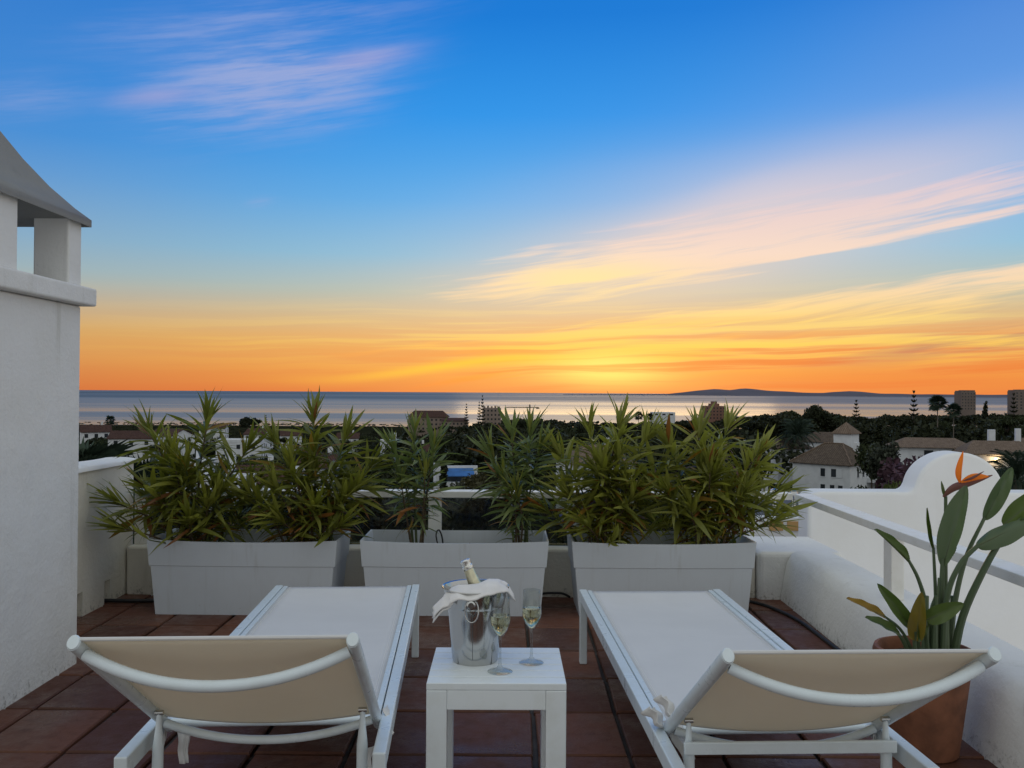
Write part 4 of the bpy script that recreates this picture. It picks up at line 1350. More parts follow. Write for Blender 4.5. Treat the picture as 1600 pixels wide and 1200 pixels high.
def clumps(kind, seed):
    r = np.random.default_rng(seed)
    if kind == 'pine':          # umbrella of a stone pine, unit height
        n = 15
        t = r.uniform(0, 6.283, n); q = np.sqrt(r.random(n)) * 0.34
        c = np.stack([q * np.cos(t), q * np.sin(t), 0.80 + r.uniform(-.05, .06, n) - q * .25], 1)
        rad = np.stack([r.uniform(.10, .16, n), r.uniform(.10, .16, n), r.uniform(.055, .10, n)], 1)
    elif kind == 'round':
        n = 16
        d = r.normal(size=(n, 3)); d /= np.linalg.norm(d, axis=1)[:, None]
        c = d * np.array([.25, .25, .24]) * (r.random((n, 1)) ** .4) + np.array([0, 0, .64])
        rad = r.uniform(.10, .19, (n, 1)) * np.array([1, 1, .9])
    elif kind == 'cypress':
        n = 14
        z = np.linspace(.12, .93, n)
        w = .075 * np.sin(np.pi * np.clip(z * .9 + .08, 0, 1)) ** .6
        c = np.stack([r.uniform(-.012, .012, n), r.uniform(-.012, .012, n), z], 1)
        rad = np.stack([w, w, np.full(n, .075)], 1)
    else:                        # bush
        n = 12
        d = r.normal(size=(n, 3)); d /= np.linalg.norm(d, axis=1)[:, None]
        c = d * np.array([.36, .36, .26]) * (r.random((n, 1)) ** .4) + np.array([0, 0, .48])
        rad = r.uniform(.16, .28, (n, 1)) * np.array([1, 1, .85])
    return c, rad


CROWN = {}
for kind, n, sz in (('pine', 2600, .019), ('round', 2800, .019), ('cypress', 1500, .014), ('bush', 1800, .032)):
    for v in range(3):
        c, rad = clumps(kind, 31 * v + len(kind))
        for mk in ('fol_dark', 'fol_mid', 'fol_brown', 'fol_grey', 'fol_purple', 'fol_light'):
            if kind == 'cypress' and mk != 'fol_dark': continue
            if kind == 'pine' and mk not in ('fol_dark', 'fol_mid'): continue
            if v and mk in ('fol_purple', 'fol_light'): continue
            V, Fa = leaf_cards(c, rad, n, sz)
            CROWN[kind, v, mk] = np_mesh('crown', V, Fa, M[mk])
TRUNK = {}
for kind in ('pine', 'round', 'bush', 'cypress'):
    m = MB()
    top = {'pine': .78, 'round': .62, 'bush': .42, 'cypress': .8}[kind]
    m.tube(bez([(0, 0, -0.02), (.008, .004, top * .5), (.0, .0, top)], 6), [.024, .021, .019, .017, .014, .010, .006], 7)
    rr = random.Random(3)
    if kind != 'cypress':
        for k in range(6):
            a = k * 1.05 + rr.uniform(-.3, .3); z0 = top * rr.uniform(.5, .8)
            m.tube([(0, 0, z0), (.10 * math.cos(a), .10 * math.sin(a), z0 + .08), (.22 * math.cos(a), .22 * math.sin(a), z0 + .13)], [.010, .007, .003], 5)
    TRUNK[kind] = m.mesh('trunk', M['bark'], smooth=True)
TREE_LABEL = {
    ('pine', 'fol_dark'): ('stone_pine', 'dark umbrella-shaped stone pine in the woods below the terrace', 'stone pines below the terrace'),
    ('pine', 'fol_mid'): ('stone_pine', 'mid green umbrella-shaped stone pine in the woods below the terrace', 'greener stone pines below the terrace'),
    ('round', 'fol_dark'): ('broadleaf_tree', 'dark round-crowned tree in the woods below the terrace', 'dark round trees'),
    ('round', 'fol_mid'): ('broadleaf_tree', 'mid green round-crowned tree among the houses', 'green round trees'),
    ('round', 'fol_brown'): ('broadleaf_tree', 'brownish olive round-crowned tree on the slope below the railing', 'brownish round trees'),
    ('round', 'fol_grey'): ('olive_tree', 'grey-green olive tree among the houses', 'grey-green olive trees'),
    ('bush', 'fol_dark'): ('shrub', 'dark shrub on the slope below the railing', 'dark shrubs on the slope'),
    ('bush', 'fol_mid'): ('shrub', 'mid green shrub on the slope below the railing', 'green shrubs on the slope'),
    ('bush', 'fol_brown'): ('shrub', 'brownish shrub on the slope below the railing', 'brownish shrubs on the slope'),
    ('bush', 'fol_grey'): ('shrub', 'grey-green shrub on the slope below the railing', 'grey-green shrubs on the slope'),
    ('cypress', 'fol_dark'): ('cypress_tree', 'slim dark cypress rising above the woods', 'slim cypresses'),
}


def tree(kind, x, y, h, mk='fol_dark', wide=1.0, label=None, cat='tree', z=None, name=None):
    nm, lb, gp = TREE_LABEL.get((kind, mk), ('shrub', None, None))
    v = int(rng.integers(3))
    if (kind, v, mk) not in CROWN: v = 0
    t = empty(name or nm, label or lb, 'shrub' if kind == 'bush' and cat == 'tree' else cat, (x, y, float(gz(x, y)) if z is None else z), float(rng.uniform(0, 6.28)), None if label else gp)
    t.scale = (h * wide, h * wide, h)
    link('crown', CROWN[kind, v, mk], t)
    link('trunk', TRUNK[kind], t)
    return t


def tree_px(kind, px, py, D, mk='fol_dark', wide=1.0, label=None, cat='tree', **kw):
    q = at(px, py, D)
    g0 = float(gz(q.x, D))
    return tree(kind, q.x, D, max(2.0, q.z - g0), mk, wide, label, cat, **kw)


# Norfolk pines: tiers of upswept boughs
def norfolk_mesh():
    m = MB(); r = random.Random(9)
    nt = 11
    for i in range(nt):
        z = .22 + .74 * (i / (nt - 1)) ** .95
        ln = .20 * (1 - (i / nt) ** 1.15) + .012
        nb = 7
        for k in range(nb):
            a = 2 * math.pi * (k + .5 * (i % 2)) / nb + r.uniform(-.1, .1)
            ca, sa = math.cos(a), math.sin(a)
            prev = None
            for s in range(5):
                t = s / 4
                c = Vector((ca * ln * t, sa * ln * t, z - .010 * math.sin(t * 3.1) + .030 * t * t))
                w = .020 * (1 - t * .55)
                p = (c + Vector((-sa, ca, 0)) * w, c - Vector((-sa, ca, 0)) * w, c + Vector((0, 0, w * 1.1)), c - Vector((0, 0, w * .6)))
                if prev:
                    m.add([prev[0], prev[1], p[1], p[0]], [(0, 1, 2, 3)])
                    m.add([prev[2], prev[3], p[3], p[2]], [(0, 1, 2, 3)])
                prev = p
    return m.mesh('crown', M['fol_dark'])


NORF = norfolk_mesh()
NTR = MB().tube([(0, 0, -.02), (0, 0, .5), (0, 0, 1.0)], [.014, .010, .003], 7).mesh('trunk', M['bark'], smooth=True)


def norfolk(px, py, D, label, wide=1.0):
    q = at(px, py, D); g0 = float(gz(q.x, D)); h = q.z - g0
    t = empty('norfolk_pine', label, 'tree', (q.x, D, g0), float(rng.uniform(0, 6)), 'tiered Norfolk pines')
    t.scale = (h * wide, h * wide, h)
    link('crown', NORF, t); link('trunk', NTR, t)


# palms: each frond a drooping rib with leaflets; built once per kind
def frond_mesh(fan):
    m = MB(); r = random.Random(2)
    if fan:
        for k in range(22):
            a = -1.75 + 3.5 * k / 21
            d = Vector((math.sin(a), math.cos(a), 0)); sd_ = Vector((math.cos(a), -math.sin(a), 0))
            c = Vector((0, .45, 0))
            L_ = .55 * (1 - .12 * abs(a)) * r.uniform(.9, 1.05)
            p = [c, c + d * L_ * .55 + sd_ * .035 + Vector((0, 0, .02)), c + d * L_ + Vector((0, 0, -.10 - .05 * r.random())), c + d * L_ * .55 - sd_ * .035 + Vector((0, 0, -.01))]
            m.add(p, [(0, 1, 2, 3)])
        m.tube([(0, 0, 0), (0, .25, .02), (0, .46, 0)], [.014, .010, .007], 5)
    else:
        P = bez([(0, 0, 0), (0, .35, .16), (0, .72, .10), (0, 1.0, -.18)], 12)
        m.tube(P, [.010 * (1 - .06 * k) for k in range(13)], 5)
        for k in range(2, 13):
            for s in (-1, 1):
                for h_ in (0, .5):
                    i = min(k + h_, 12); a_ = P[int(i)].lerp(P[min(12, int(i) + 1)], i - int(i))
                    ln = .22 * math.sin(math.pi * (i / 14 + .05)) + .03
                    d = Vector((s * .86, .40, -.28)).normalized()
                    m.add([a_, a_ + d * ln * .5 + Vector((0, .016, 0)), a_ + d * ln + Vector((0, 0, -.04)), a_ + d * ln * .5 - Vector((0, .016, 0))], [(0, 1, 2, 3)])
    return m.mesh('frond', M['fol_blue'])


FROND = {True: frond_mesh(True), False: frond_mesh(False)}
PTR = MB().tube([(0, 0, -.02), (.01, .0, .5), (.0, 0, 1.0)], [.5, .42, .40], 9).mesh('trunk', M['palm_bark'], smooth=True)


def palm(label, x, y, z0, h, rcrown, fan, n, trad, group=None, elmin=-0.9):
    t = empty('palm_tree', label, 'palm', (x, y, z0), 0, group)
    tr = link('trunk', PTR, t); tr.scale = (trad, trad, h)
    r = random.Random(int(abs(x * 7 + y)))
    for k in range(n):
        el = elmin + (1.35 - elmin) * ((k + .5) / n) ** .8
        az = k * 2.39996 + r.uniform(-.2, .2)
        f = link('frond', FROND[fan], t)
        f.matrix_local = (Matrix.Translation((0, 0, h - .02 * h * (0 if fan else 0))) @ Matrix.Rotation(az, 4, 'Z') @ Matrix.Rotation(el, 4, 'X')
                          @ Matrix.Rotation(r.uniform(-.4, .4), 4, 'Y') @ Matrix.Scale(rcrown * r.uniform(.85, 1.1), 4))


def palm_px(label, px, py, D, rcrown, fan=True, n=30, trad=.32, group=None):
    q = at(px, py, D); g0 = float(gz(q.x, D))
    palm(label, q.x, D, g0, q.z - g0 - rcrown * .8, rcrown, fan, n, trad, group)


# ------------------------------------------------------------------ buildings
M['roof'] = m_rooftile('roof_tile', (0.070, 0.050, 0.037), (0.165, 0.128, 0.095))
M['roof_pale'] = m_rooftile('pale_roof_tile', (0.12, 0.085, 0.062), (0.26, 0.195, 0.145))
M['roof_red'] = m_rooftile('red_roof_tile', (0.050, 0.026, 0.020), (0.110, 0.062, 0.046))
M['house_white'] = m_plain('whitewashed_wall', (0.66, 0.68, 0.70), 0.9, var=0.06, scale=0.7, spec=0.2)
M['house_pink'] = m_plain('pink_render', (0.27, 0.21, 0.175), 0.9, var=0.1, scale=0.3, spec=0.2)
M['house_ochre'] = m_plain('ochre_render', (0.42, 0.26, 0.11), 0.9, var=0.12, scale=1.5, spec=0.2)
M['tower_grey'] = m_plain('tower_concrete', (0.19, 0.15, 0.13), 0.9, var=0.1, scale=0.1, spec=0.2)
M['brick_red'] = m_plain('red_brown_render', (0.22, 0.12, 0.09), 0.9, var=0.1, scale=0.1, spec=0.2)
M['slate'] = m_plain('grey_roofing', (0.075, 0.08, 0.09), 0.8, var=0.3, scale=1.5)
M['shutter'] = m_plain('shutter_white', (0.66, 0.68, 0.70), 0.7)
M['steel_paint'] = m_plain('crane_paint', (0.10, 0.08, 0.05), 0.6)


def window(house, cx, z0, w, h, face, off, frame=True):
    """face: 'f' front (-y), 'r' right (+x); cx along the face, off = distance of that face from the centre"""
    m = MB(); f = MB()
    def bx_(mb, a0, a1, zz0, zz1, d0, d1):
        if face == 'f': mb.box(a0, a1, -off - d1, -off - d0, zz0, zz1)
        elif face == 'r': mb.box(off + d0, off + d1, a0, a1, zz0, zz1)
        else: mb.box(-off - d1, -off - d0, a0, a1, zz0, zz1)
    bx_(m, cx - w / 2, cx + w / 2, z0, z0 + h, 0.003, 0.03)
    wn = m.build('window', M['window'], house)
    if frame:
        bx_(f, cx - w / 2 - .1, cx + w / 2 + .1, z0 - .14, z0 - .02, 0.003, .12)
        f.build('sill', M['shutter'], wn)
    return wn


def hip_roof(w, d, z, rise, over=.45, ridge=0.35):
    a, b = w / 2 + over, d / 2 + over
    m = MB()
    rx, ry = (a * ridge if w >= d else 0), (b * ridge if d > w else 0)
    vs = [(-a, -b, z), (a, -b, z), (a, b, z), (-a, b, z), (-rx, -ry, z + rise), (rx, -ry, z + rise), (rx, ry, z + rise), (-rx, ry, z + rise),
          (-a, -b, z - .14), (a, -b, z - .14), (a, b, z - .14), (-a, b, z - .14)]
    fs = [(0, 1, 5, 4), (1, 2, 6, 5), (2, 3, 7, 6), (3, 0, 4, 7), (4, 5, 6, 7), (8, 9, 1, 0), (9, 10, 2, 1), (10, 11, 3, 2), (11, 8, 0, 3), (11, 10, 9, 8)]
    if rx == 0 and ry == 0:
        fs = [q for q in fs if q != (4, 5, 6, 7)]
    return m.add(vs, fs)


def gable_roof(w, d, z, rise, over=.35):
    a, b = w / 2 + over, d / 2 + over
    vs = [(-a, -b, z), (a, -b, z), (a, b, z), (-a, b, z), (-a, 0, z + rise), (a, 0, z + rise),
          (-a, -b, z - .16), (a, -b, z - .16), (a, b, z - .16), (-a, b, z - .16), (-a, 0, z + rise - .16), (a, 0, z + rise - .16)]
    return MB().add(vs, [(0, 1, 5, 4), (2, 3, 4, 5), (7, 6, 10, 11), (9, 8, 11, 10), (6, 7, 1, 0), (8, 9, 3, 2), (6, 0, 4, 10), (4, 3, 9, 10), (1, 7, 11, 5), (5, 11, 8, 2)])


def house(name, label, x, y, z, w, d, h, rz, roof='gable', rise=2.0, wall='house_white', rmat='roof', wins=3, storeys=2, chim=True, group=None, cat='house', sink=4.0):
    p = empty(name, label, cat, (x, y, z), rz, group)
    m = MB().box(-w / 2, w / 2, -d / 2, d / 2, -sink, h)
    if roof == 'gable':
        m.add([(-w / 2, -d / 2, h), (-w / 2, d / 2, h), (-w / 2, 0, h + rise * .88), (w / 2, -d / 2, h), (w / 2, d / 2, h), (w / 2, 0, h + rise * .88)], [(0, 2, 1), (3, 4, 5)])
    m.build('wall', M[wall], p)
    if roof == 'gable': rf = gable_roof(w, d, h + .02, rise).build('roof', M[rmat], p)
    elif roof == 'hip': rf = hip_roof(w, d, h + .16, rise).build('roof', M[rmat], p)
    else:
        rf = MB()
        t = .25
        for (x0, x1, y0, y1) in ((-w / 2 - .05, w / 2 + .05, -d / 2 - .05, -d / 2 + t), (-w / 2 - .05, w / 2 + .05, d / 2 - t, d / 2 + .05), (-w / 2 - .05, -w / 2 + t, -d / 2 + t, d / 2 - t), (w / 2 - t, w / 2 + .05, -d / 2 + t, d / 2 - t)):
            rf.box(x0, x1, y0, y1, h + .002, h + .8)
        rf = rf.build('roof_parapet', M[wall], p)
    if chim:
        cx = w * .22
        MB().box(cx - .35, cx + .35, -.1, .5, h + .3, h + rise + 1.1).build('chimney', M['house_white'], rf)
    for s in range(storeys):
        z0 = h - 1.9 - s * 2.9
        for k in range(wins):
            cx = -w / 2 + w * (k + .5) / wins
            window(p, cx, z0, min(1.1, w / wins * .5), 1.3, 'f', d / 2, frame=False)
        for k in range(2):
            window(p, -d / 4 + d / 2 * k, z0, 1.0, 1.3, 'r' if x < 0 else 'l', w / 2, frame=False)
    return p


# white house with hipped tile roof beyond the humped wall
q = at(1303, 723, 196)
wh = empty('white_house', 'white two-storey house with brown hipped roof beyond the humped wall', 'house', (q.x, 196, q.z), R(-45.7))
HW, HDp = 13.0, 12.0
MB().box(-HW / 2, HW / 2, -HDp / 2, HDp / 2, -9.5, 0).build('wall', M['house_white'], wh)
rf = hip_roof(HW, HDp, 0.16, 4.1, .55, .30).build('roof', M['roof'], wh)
for (a, b_) in (((HW / 2 + .55, -HDp / 2 - .55, .22), (2.0, 0, 4.3)), ((-HW / 2 - .55, -HDp / 2 - .55, .22), (-2.0, 0, 4.3)), ((HW / 2 + .55, HDp / 2 + .55, .22), (2.0, 0, 4.3)), ((-2.2, 0, 4.3), (2.2, 0, 4.3))):
    MB().tube([a, b_], .17, 6).build('ridge_tiles', M['roof_pale'], rf, smooth=True)
MB().box(3.6, 4.6, 1.6, 2.6, 1.5, 4.6).build('chimney', M['house_white'], rf)
for (cx, w_) in ((0.5, 1.0), (2.9, 1.1)):
    wn = window(wh, cx, -2.5, w_, 1.7, 'f', HDp / 2)
    if cx > 2: MB().box(cx + .62, cx + 1.9, -HDp / 2 - .10, -HDp / 2 - .004, -2.6, -.8).build('shutter', M['shutter'], wn)
for cx in (0.5, 2.6, 4.4):
    window(wh, cx, -5.6, 1.0, 1.4, 'f', HDp / 2)
for cy in (-2.2, 0.3, 2.2, 4.2):
    window(wh, cy, -2.6, .9, 1.8, 'r', HW / 2)
MB().box(HW / 2 + .004, HW / 2 + 4.0, 2.0, 8.2, -3.9, -3.0).build('balcony', M['house_white'], wh)
MB().box(HW / 2 + .004, HW / 2 + 6.5, -5.5, 1.9, -5.6, -5.3).build('annex_roof', M['slate'], wh)
tw = MB().box(-2.0, 2.0, 4.0, 8.0, 0, 6.2).build('stair_tower', M['house_white'], wh)
tr_ = hip_roof(4.0, 4.0, 6.36, 2.5, .45, 0.0); tr_.v = [(x, y + 6.0, z) for x, y, z in tr_.v]
tr_.build('tower_roof', M['roof_pale'], tw)

# long low villa on the right
def wing(parent, x0, x1, yc, d, z, h, rise, mat='roof_pale'):
    w = x1 - x0
    m = MB().box(x0, x1, yc - d / 2, yc + d / 2, z - h - 6, z).build('wall', M['house_white'], parent)
    r_ = hip_roof(w, d, z + .16, rise, .9, .6); r_.v = [(x + (x0 + x1) / 2, y + yc, zz) for x, y, zz in r_.v]
    r_.build('roof', M[mat], parent)


q = at(1530, 702, 190)
vl = empty('villa', 'long low villa with pale tiled roofs and a lit wall lamp behind the humped wall', 'house', (q.x, 190, q.z), R(-14))
wing(vl, -16.0, -1.0, 6, 8, 0.0, 3.5, 1.9)
wing(vl, -4.0, 9.0, -3, 9, -0.6, 3.5, 2.5)
wing(vl, 7.5, 20.0, 6, 9, 0.0, 3.5, 2.2)
MB().box(2.1, 3.4, 1.0, 2.2, 1.2, 4.2).build('chimney', M['house_white'], vl)
MB().box(8.2, 9.2, 4.2, 5.2, 1.0, 4.4).build('chimney', M['house_white'], vl)
for cx in (-9.5, -6.5):
    MB().box(cx - .9, cx + .9, 1.90, 1.995, -2.4, -.5).build('window', M['window'], vl)
M['lamp'], _g, _b = mat_new('lamp_glow')
setp(_b, col=(1, .8, .5), emis=(1.0, .62, .25), es=9.0)
MB().lathe([(0, 0), (.22, .04), (.30, .25), (.22, .46), (0, .5)], 12, (1.2, -7.85, -1.7)).build('wall_lamp', M['lamp'], vl, smooth=True)
ll = bpy.data.lights.new('wall_lamp_light', 'POINT'); ll.energy = 160; ll.color = (1, .68, .35); ll.shadow_soft_size = .3
lo_ = bpy.data.objects.new('wall_lamp_light', ll); COL.objects.link(lo_); lo_.parent = vl; lo_.location = (1.2, -8.6, -1.5)

# other houses on the right
for (px, py, D, w, d, rz, rf_, lb) in [(1290, 690, 235, 14, 9, -.3, 'hip', 'brown-roofed house with a white chimney behind the white hipped house'),
                                       (1228, 700, 225, 10, 8, .3, 'hip', 'small white house with brown roof half hidden by a palm'),
                                       (1150, 715, 180, 10, 8, .2, 'gable', 'white gabled house showing through the corner oleander'),
                                       (930, 722, 130, 9, 8, .3, 'hip', 'house with a pale pinkish roof showing through the oleanders')]:
    q = at(px, py, D)
    house('house', lb, q.x, D, q.z - 1.5, w, d, 1.5, rz, rf_, 2.4, rmat='roof_pale' if D < 150 else 'roof', wins=3, storeys=2, sink=9)

# village on the left
rv = random.Random(21)
vill = [(150, 674, 300, 9, 8, .5, 'gable'), (212, 684, 270, 13, 9, .15, 'gable'), (268, 680, 290, 12, 9, -.55, 'gable'), (378, 690, 270, 13, 9, .1, 'flat'),
        (405, 678, 340, 8, 8, -.2, 'gable'), (335, 669, 470, 13, 9, .1, 'gable'), (455, 680, 400, 9, 8, .3, 'gable'), (545, 684, 380, 9, 8, .1, 'gable'),
        (612, 690, 330, 7, 7, .3, 'flat'), (292, 726, 135, 8, 6, .25, 'flat'), (345, 752, 112, 7, 6, -.15, 'flat'), (408, 752, 118, 6, 6, .3, 'gable'), (440, 738, 140, 6, 6, .0, 'flat'),
        (505, 728, 150, 6, 6, -.25, 'gable'), (870, 708, 250, 8, 7, .2, 'gable'), (1010, 716, 210, 7, 7, -.2, 'flat'), (655, 704, 280, 6, 6, .2, 'gable')]
for (px, py, D, w, d, rz, rf_) in vill:
    q = at(px, py, D)
    lb = {'gable': 'white village house with a dark red gabled roof on the slope', 'flat': 'flat-roofed white village house on the slope', 'hip': 'white village house with a hipped roof among dark trees'}[rf_]
    own = {150: 'white gabled house beside the lone slim palm', 212: 'long dark-roofed white house beyond the parapet palms', 378: 'flat-roofed white house below the dome-shaped dark pine',
           405: 'small gabled house near the small Norfolk pine', 655: 'small gabled house below the wide apartment block', 1010: 'flat-roofed house behind the yellow-green oleanders'}.get(px)
    house('village_house', own or lb, q.x, D, q.z - 1.0, w, d, 1.0, rz, rf_, 2.2, rmat='roof_red', wins=3, storeys=2, chim=rv.random() < .6, group=rf_ + ' roofed village houses', sink=9)

# white terrace house with a blue pool cover, in the gap of the middle planter
q = at(718, 733, 128)
ph = empty('terrace_house', 'white terraced house with blue awning showing between the oleanders', 'house', (q.x, 118, q.z), R(8))
MB().box(-2.6, 2.6, -3, 3, -9, -1.2).build('lower_terrace', M['house_white'], ph)
MB().box(-2.6, -2.2, -3.2, 3, -1.198, 1.6).build('wall', M['house_white'], ph)
MB().box(-2.2, 3.2, 1.5, 1.9, -1.198, 1.2).build('wall', M['house_white'], ph)
MB().box(-2.19, 2.2, 1.2, 1.498, -.9, -.1).build('window', M['window'], ph)
m = MB().add([(-1.0, -1.2, .1), (2.6, -1.2, .1), (2.6, 1.4, .9), (-1.0, 1.4, .9), (-1.0, -1.2, .02), (2.6, -1.2, .02), (2.6, 1.4, .82), (-1.0, 1.4, .82)], [(0, 1, 2, 3), (7, 6, 5, 4), (0, 4, 5, 1), (2, 6, 7, 3), (1, 5, 6, 2), (3, 7, 4, 0)])
M['blue'] = m_plain('blue_canvas', (0.03, 0.12, 0.32), 0.7, var=0.2, scale=1)
m.build('awning', M['blue'], ph)
MB().box(-2.65, 2.65, -3.05, -2.8, -1.198, -.5).build('parapet', M['house_white'], ph)
for k in range(3):
    MB().box(-1.6 + k * 1.5, -.9 + k * 1.5, -2.0, -1.4, -1.198, -.75).build('garden_seat', M['shutter'], ph)

# large far buildings
def block(name, label, px0, px1, py0, D, depth, wall, floors, cols, cat='building', roof=None, rz=0.0, low=30):
    a = at(px0, py0, D); b_ = at(px1, py0, D)
    w = b_.x - a.x
    p = empty(name, label, cat, ((a.x + b_.x) / 2, D, a.z), rz)
    MB().box(-w / 2, w / 2, -depth / 2, depth / 2, -low, 0).build('wall', M[wall], p)
    for f in range(floors):
        for c in range(cols):
            cx = -w / 2 + w * (c + .5) / cols
            window(p, cx, -2.5 - f * 3.0, w / cols * .42, 1.3, 'f', depth / 2, frame=False)
    if roof:
        hip_roof(w, depth, .16, roof[1], .8, .7).build('roof', M[roof[0]], p)
    return p


ap = block('apartment_building', 'wide apartment block with a dark hipped roof above the trees', 640, 700, 651, 620, 14, 'house_pink', 3, 9, roof=('roof_red', 4.2))
block('apartment_building', 'stepped pale apartment wing below the dark hipped roof', 690, 731, 657, 600, 12, 'house_pink', 4, 7, roof=('roof_red', 1.8))
bp_ = block('hotel_building', 'pinkish square block beside the tall Norfolk pines', 755, 783, 637, 640, 14, 'house_pink', 4, 5)
for k in range(5):
    MB().box(-6 + k * 2.6, -4.6 + k * 2.6, -6.9, -5.5, .003, 1.2 + .4 * (k % 2)).build('battlement', M['house_pink'], bp_)
b2 = block('brown_block', 'red-brown block with a stepped top on the shoreline trees', 1100, 1131, 634, 820, 16, 'brick_red', 4, 6)
MB().box(-4, 4, -5, 5, .003, 2.2).build('roof_house', M['brick_red'], b2); MB().box(-2, 2, -4, 4, 2.205, 4.2).build('roof_tank', M['brick_red'], b2)
block('pavilion', 'low flat white and dark pavilion beside two small palms', 1018, 1053, 643.5, 760, 14, 'house_white', 1, 3)
for (a, b_, y_, lb) in ((1496.5, 1519, 612, 'grey tower block between the palms and the cypress'), (1580, 1612, 611, 'wider grey tower block behind the edge Norfolk pine')):
    t_ = block('tower_block', lb, a, b_, y_, 900, 14, 'tower_grey', 6, 5)
    w_ = (b_ - a) / F * 900
    for k in range(4):
        MB().box(-w_ / 2 + k * w_ / 4 + .4, -w_ / 2 + (k + 1) * w_ / 4 - .4, -6.5, 6.5, .003, 1.2 + .5 * (k % 2)).build('roof_plant', M['tower_grey'], t_)
# tower crane
q = at(828, 652, 900)
cr = empty('tower_crane', 'tower crane silhouetted against the sea', 'crane', (q.x, 900, q.z - 10))
ht = at(828, 632, 900).z - (q.z - 10)
MB().box(-.7, .7, -.7, .7, 0, ht).build('mast', M['steel_paint'], cr)
MB().box(-24, 8, -.5, .5, ht - 3.2, ht - 2.4).build('jib', M['steel_paint'], cr)
MB().box(6.5, 9.5, -.8, .8, ht - 4.2, ht - 2.6).build('counterweight', M['steel_paint'], cr)

# neighbour's lower roof seen under the side rail
q = at(1243, 812, 14.5)
nb = empty('neighbour_roof', 'neighbouring roof with ochre panels, grey tiles and metal vents seen under the rail', 'building', (q.x, 14.5, q.z))
MB().box(-.75, 2.5, 0.0, 4, -8, -.26).build('wall', M['house_white'], nb)
MB().box(-.75, 2.5, -1.8, -.003, -8, -.42).build('terrace', M['roof_red'], nb)
for (a, b_) in ((-.42, -.20), (-.13, .23), (.29, .7)):
    MB().box(a, b_, -.03, -.004, -.17, -.02).build('ochre_panel', M['house_ochre'], nb)
MB().box(-.75, 2.5, -.003, .3, -.258, .03).build('parapet', M['house_white'], nb)
for k in range(4):
    m = MB().add([(-.85, .31 + k * .45, .02 + k * .012), (2.6, .31 + k * .45, .02 + k * .012), (2.6, .80 + k * .45, .032 + k * .012), (-.85, .80 + k * .45, .032 + k * .012),
                  (-.85, .31 + k * .45, -.05 + k * .012), (2.6, .31 + k * .45, -.05 + k * .012)], [(0, 1, 2, 3), (4, 5, 1, 0)])
    m.build('tile_course', M['slate'], nb)
for (x, z) in ((-.22, .33), (.10, .30)):
    MB().lathe([(.0, .26), (.06, .24), (.075, .20), (.075, .12), (.045, .1), (.045, -.3)], 14, (x, .4, z - .12)).build('vent', M['steel'], nb, smooth=50)

# ------------------------------------------------------------------ planting out the trees
norfolk(1428, 609, 300, 'tall tiered Norfolk pine beside the two slim palms', .62)
norfolk(1338, 624, 350, 'pale tiered Norfolk pine above the round trees', .75)
norfolk(1584, 613, 320, 'tiered Norfolk pine in front of the wider grey tower', .6)
norfolk(754, 617, 590, 'tallest Norfolk pine beside the pinkish block', .45)
norfolk(749, 627, 590, 'shorter Norfolk pine touching the tallest one', .45)
norfolk(729, 630, 590, 'Norfolk pine standing apart beside the apartment wing', .5)
norfolk(416, 648, 480, 'small Norfolk pine beside the round dark pine', .6)
palm_px('taller of two slim fan palms beside the Norfolk pine', 1465, 617, 250, 3.0, True, 46, .34)
palm_px('shorter of two slim fan palms beside the Norfolk pine', 1490, 630, 235, 2.4, True, 40, .30)
palm_px('lone slim palm above the village roofs', 173, 649, 330, 2.2, True, 34, .35)
palm_px('small palm on the wooded ridge beside the pavilion', 998, 643, 520, 3.4, True, 34, .4)
palm_px('small palm touching the flat pavilion', 1016, 645, 560, 3.0, True, 34, .4)
palm_px('large bluish feather palm above the small houses', 1246, 656, 222, 5.0, False, 60, .8)
palm_px('feather palm at the villa end beyond the humped wall', 1590, 706, 75, 2.9, False, 50, .8)
palm('fan palm rising just behind the cream parapet', -8.2, 17.0, -9.0, 8.25, 1.35, True, 46, .34, None, -1.0)
palm('lower fan palm beside the parapet coping', -7.1, 17.6, -9.0, 7.85, 1.3, True, 46, .34, None, -1.0)
palm('fan palm behind the chimney edge', -9.4, 18.0, -9.0, 8.2, 1.4, True, 46, .34, None, -1.0)
tree_px('round', 1268, 620, 330, 'fol_dark', .75, 'tall dark round tree standing above the wooded ridge', name='broadleaf_tree')
tree_px('round', 1293, 630, 335, 'fol_dark', .9, 'dark round tree just below the tallest one on the ridge', name='broadleaf_tree')
tree_px('pine', 390, 647, 430, 'fol_dark', .85, 'dome-shaped dark pine above the village roofs', name='stone_pine')
tree_px('round', 1388, 676, 150, 'fol_grey', .80, 'large grey-green olive tree beside the white hipped house', name='olive_tree')
tree_px('round', 1362, 676, 175, 'fol_mid', .6, 'leafy green tree between white house and olive tree', name='broadleaf_tree')
tree_px('bush', 1425, 698, 140, 'fol_purple', 1.0, 'purple flowering bougainvillea bush beside the olive tree', 'shrub', name='bougainvillea')
tree_px('bush', 1440, 708, 120, 'fol_purple', 1.1, 'low purple bougainvillea in front of the villa', 'shrub', name='bougainvillea')
tree_px('bush', 1395, 736, 95, 'fol_light', .55, 'bright green clipped shrub above the humped wall', 'shrub', name='shrub')
tree_px('bush', 1345, 745, 120, 'fol_mid', .9)
tree_px('bush', 1500, 716, 130, 'fol_dark', .9)
tree_px('bush', 1560, 716, 120, 'fol_dark', .9)
tree_px('cypress', 1540, 625, 400, 'fol_dark', 1.0)
tree_px('cypress', 1372, 655, 230, 'fol_dark', 1.3)
tree_px('cypress', 694, 700, 112, 'fol_dark', .7)
tree_px('round', 712, 667, 330, 'fol_mid', .95)
tree_px('round', 690, 674, 300, 'fol_mid', 1.0)
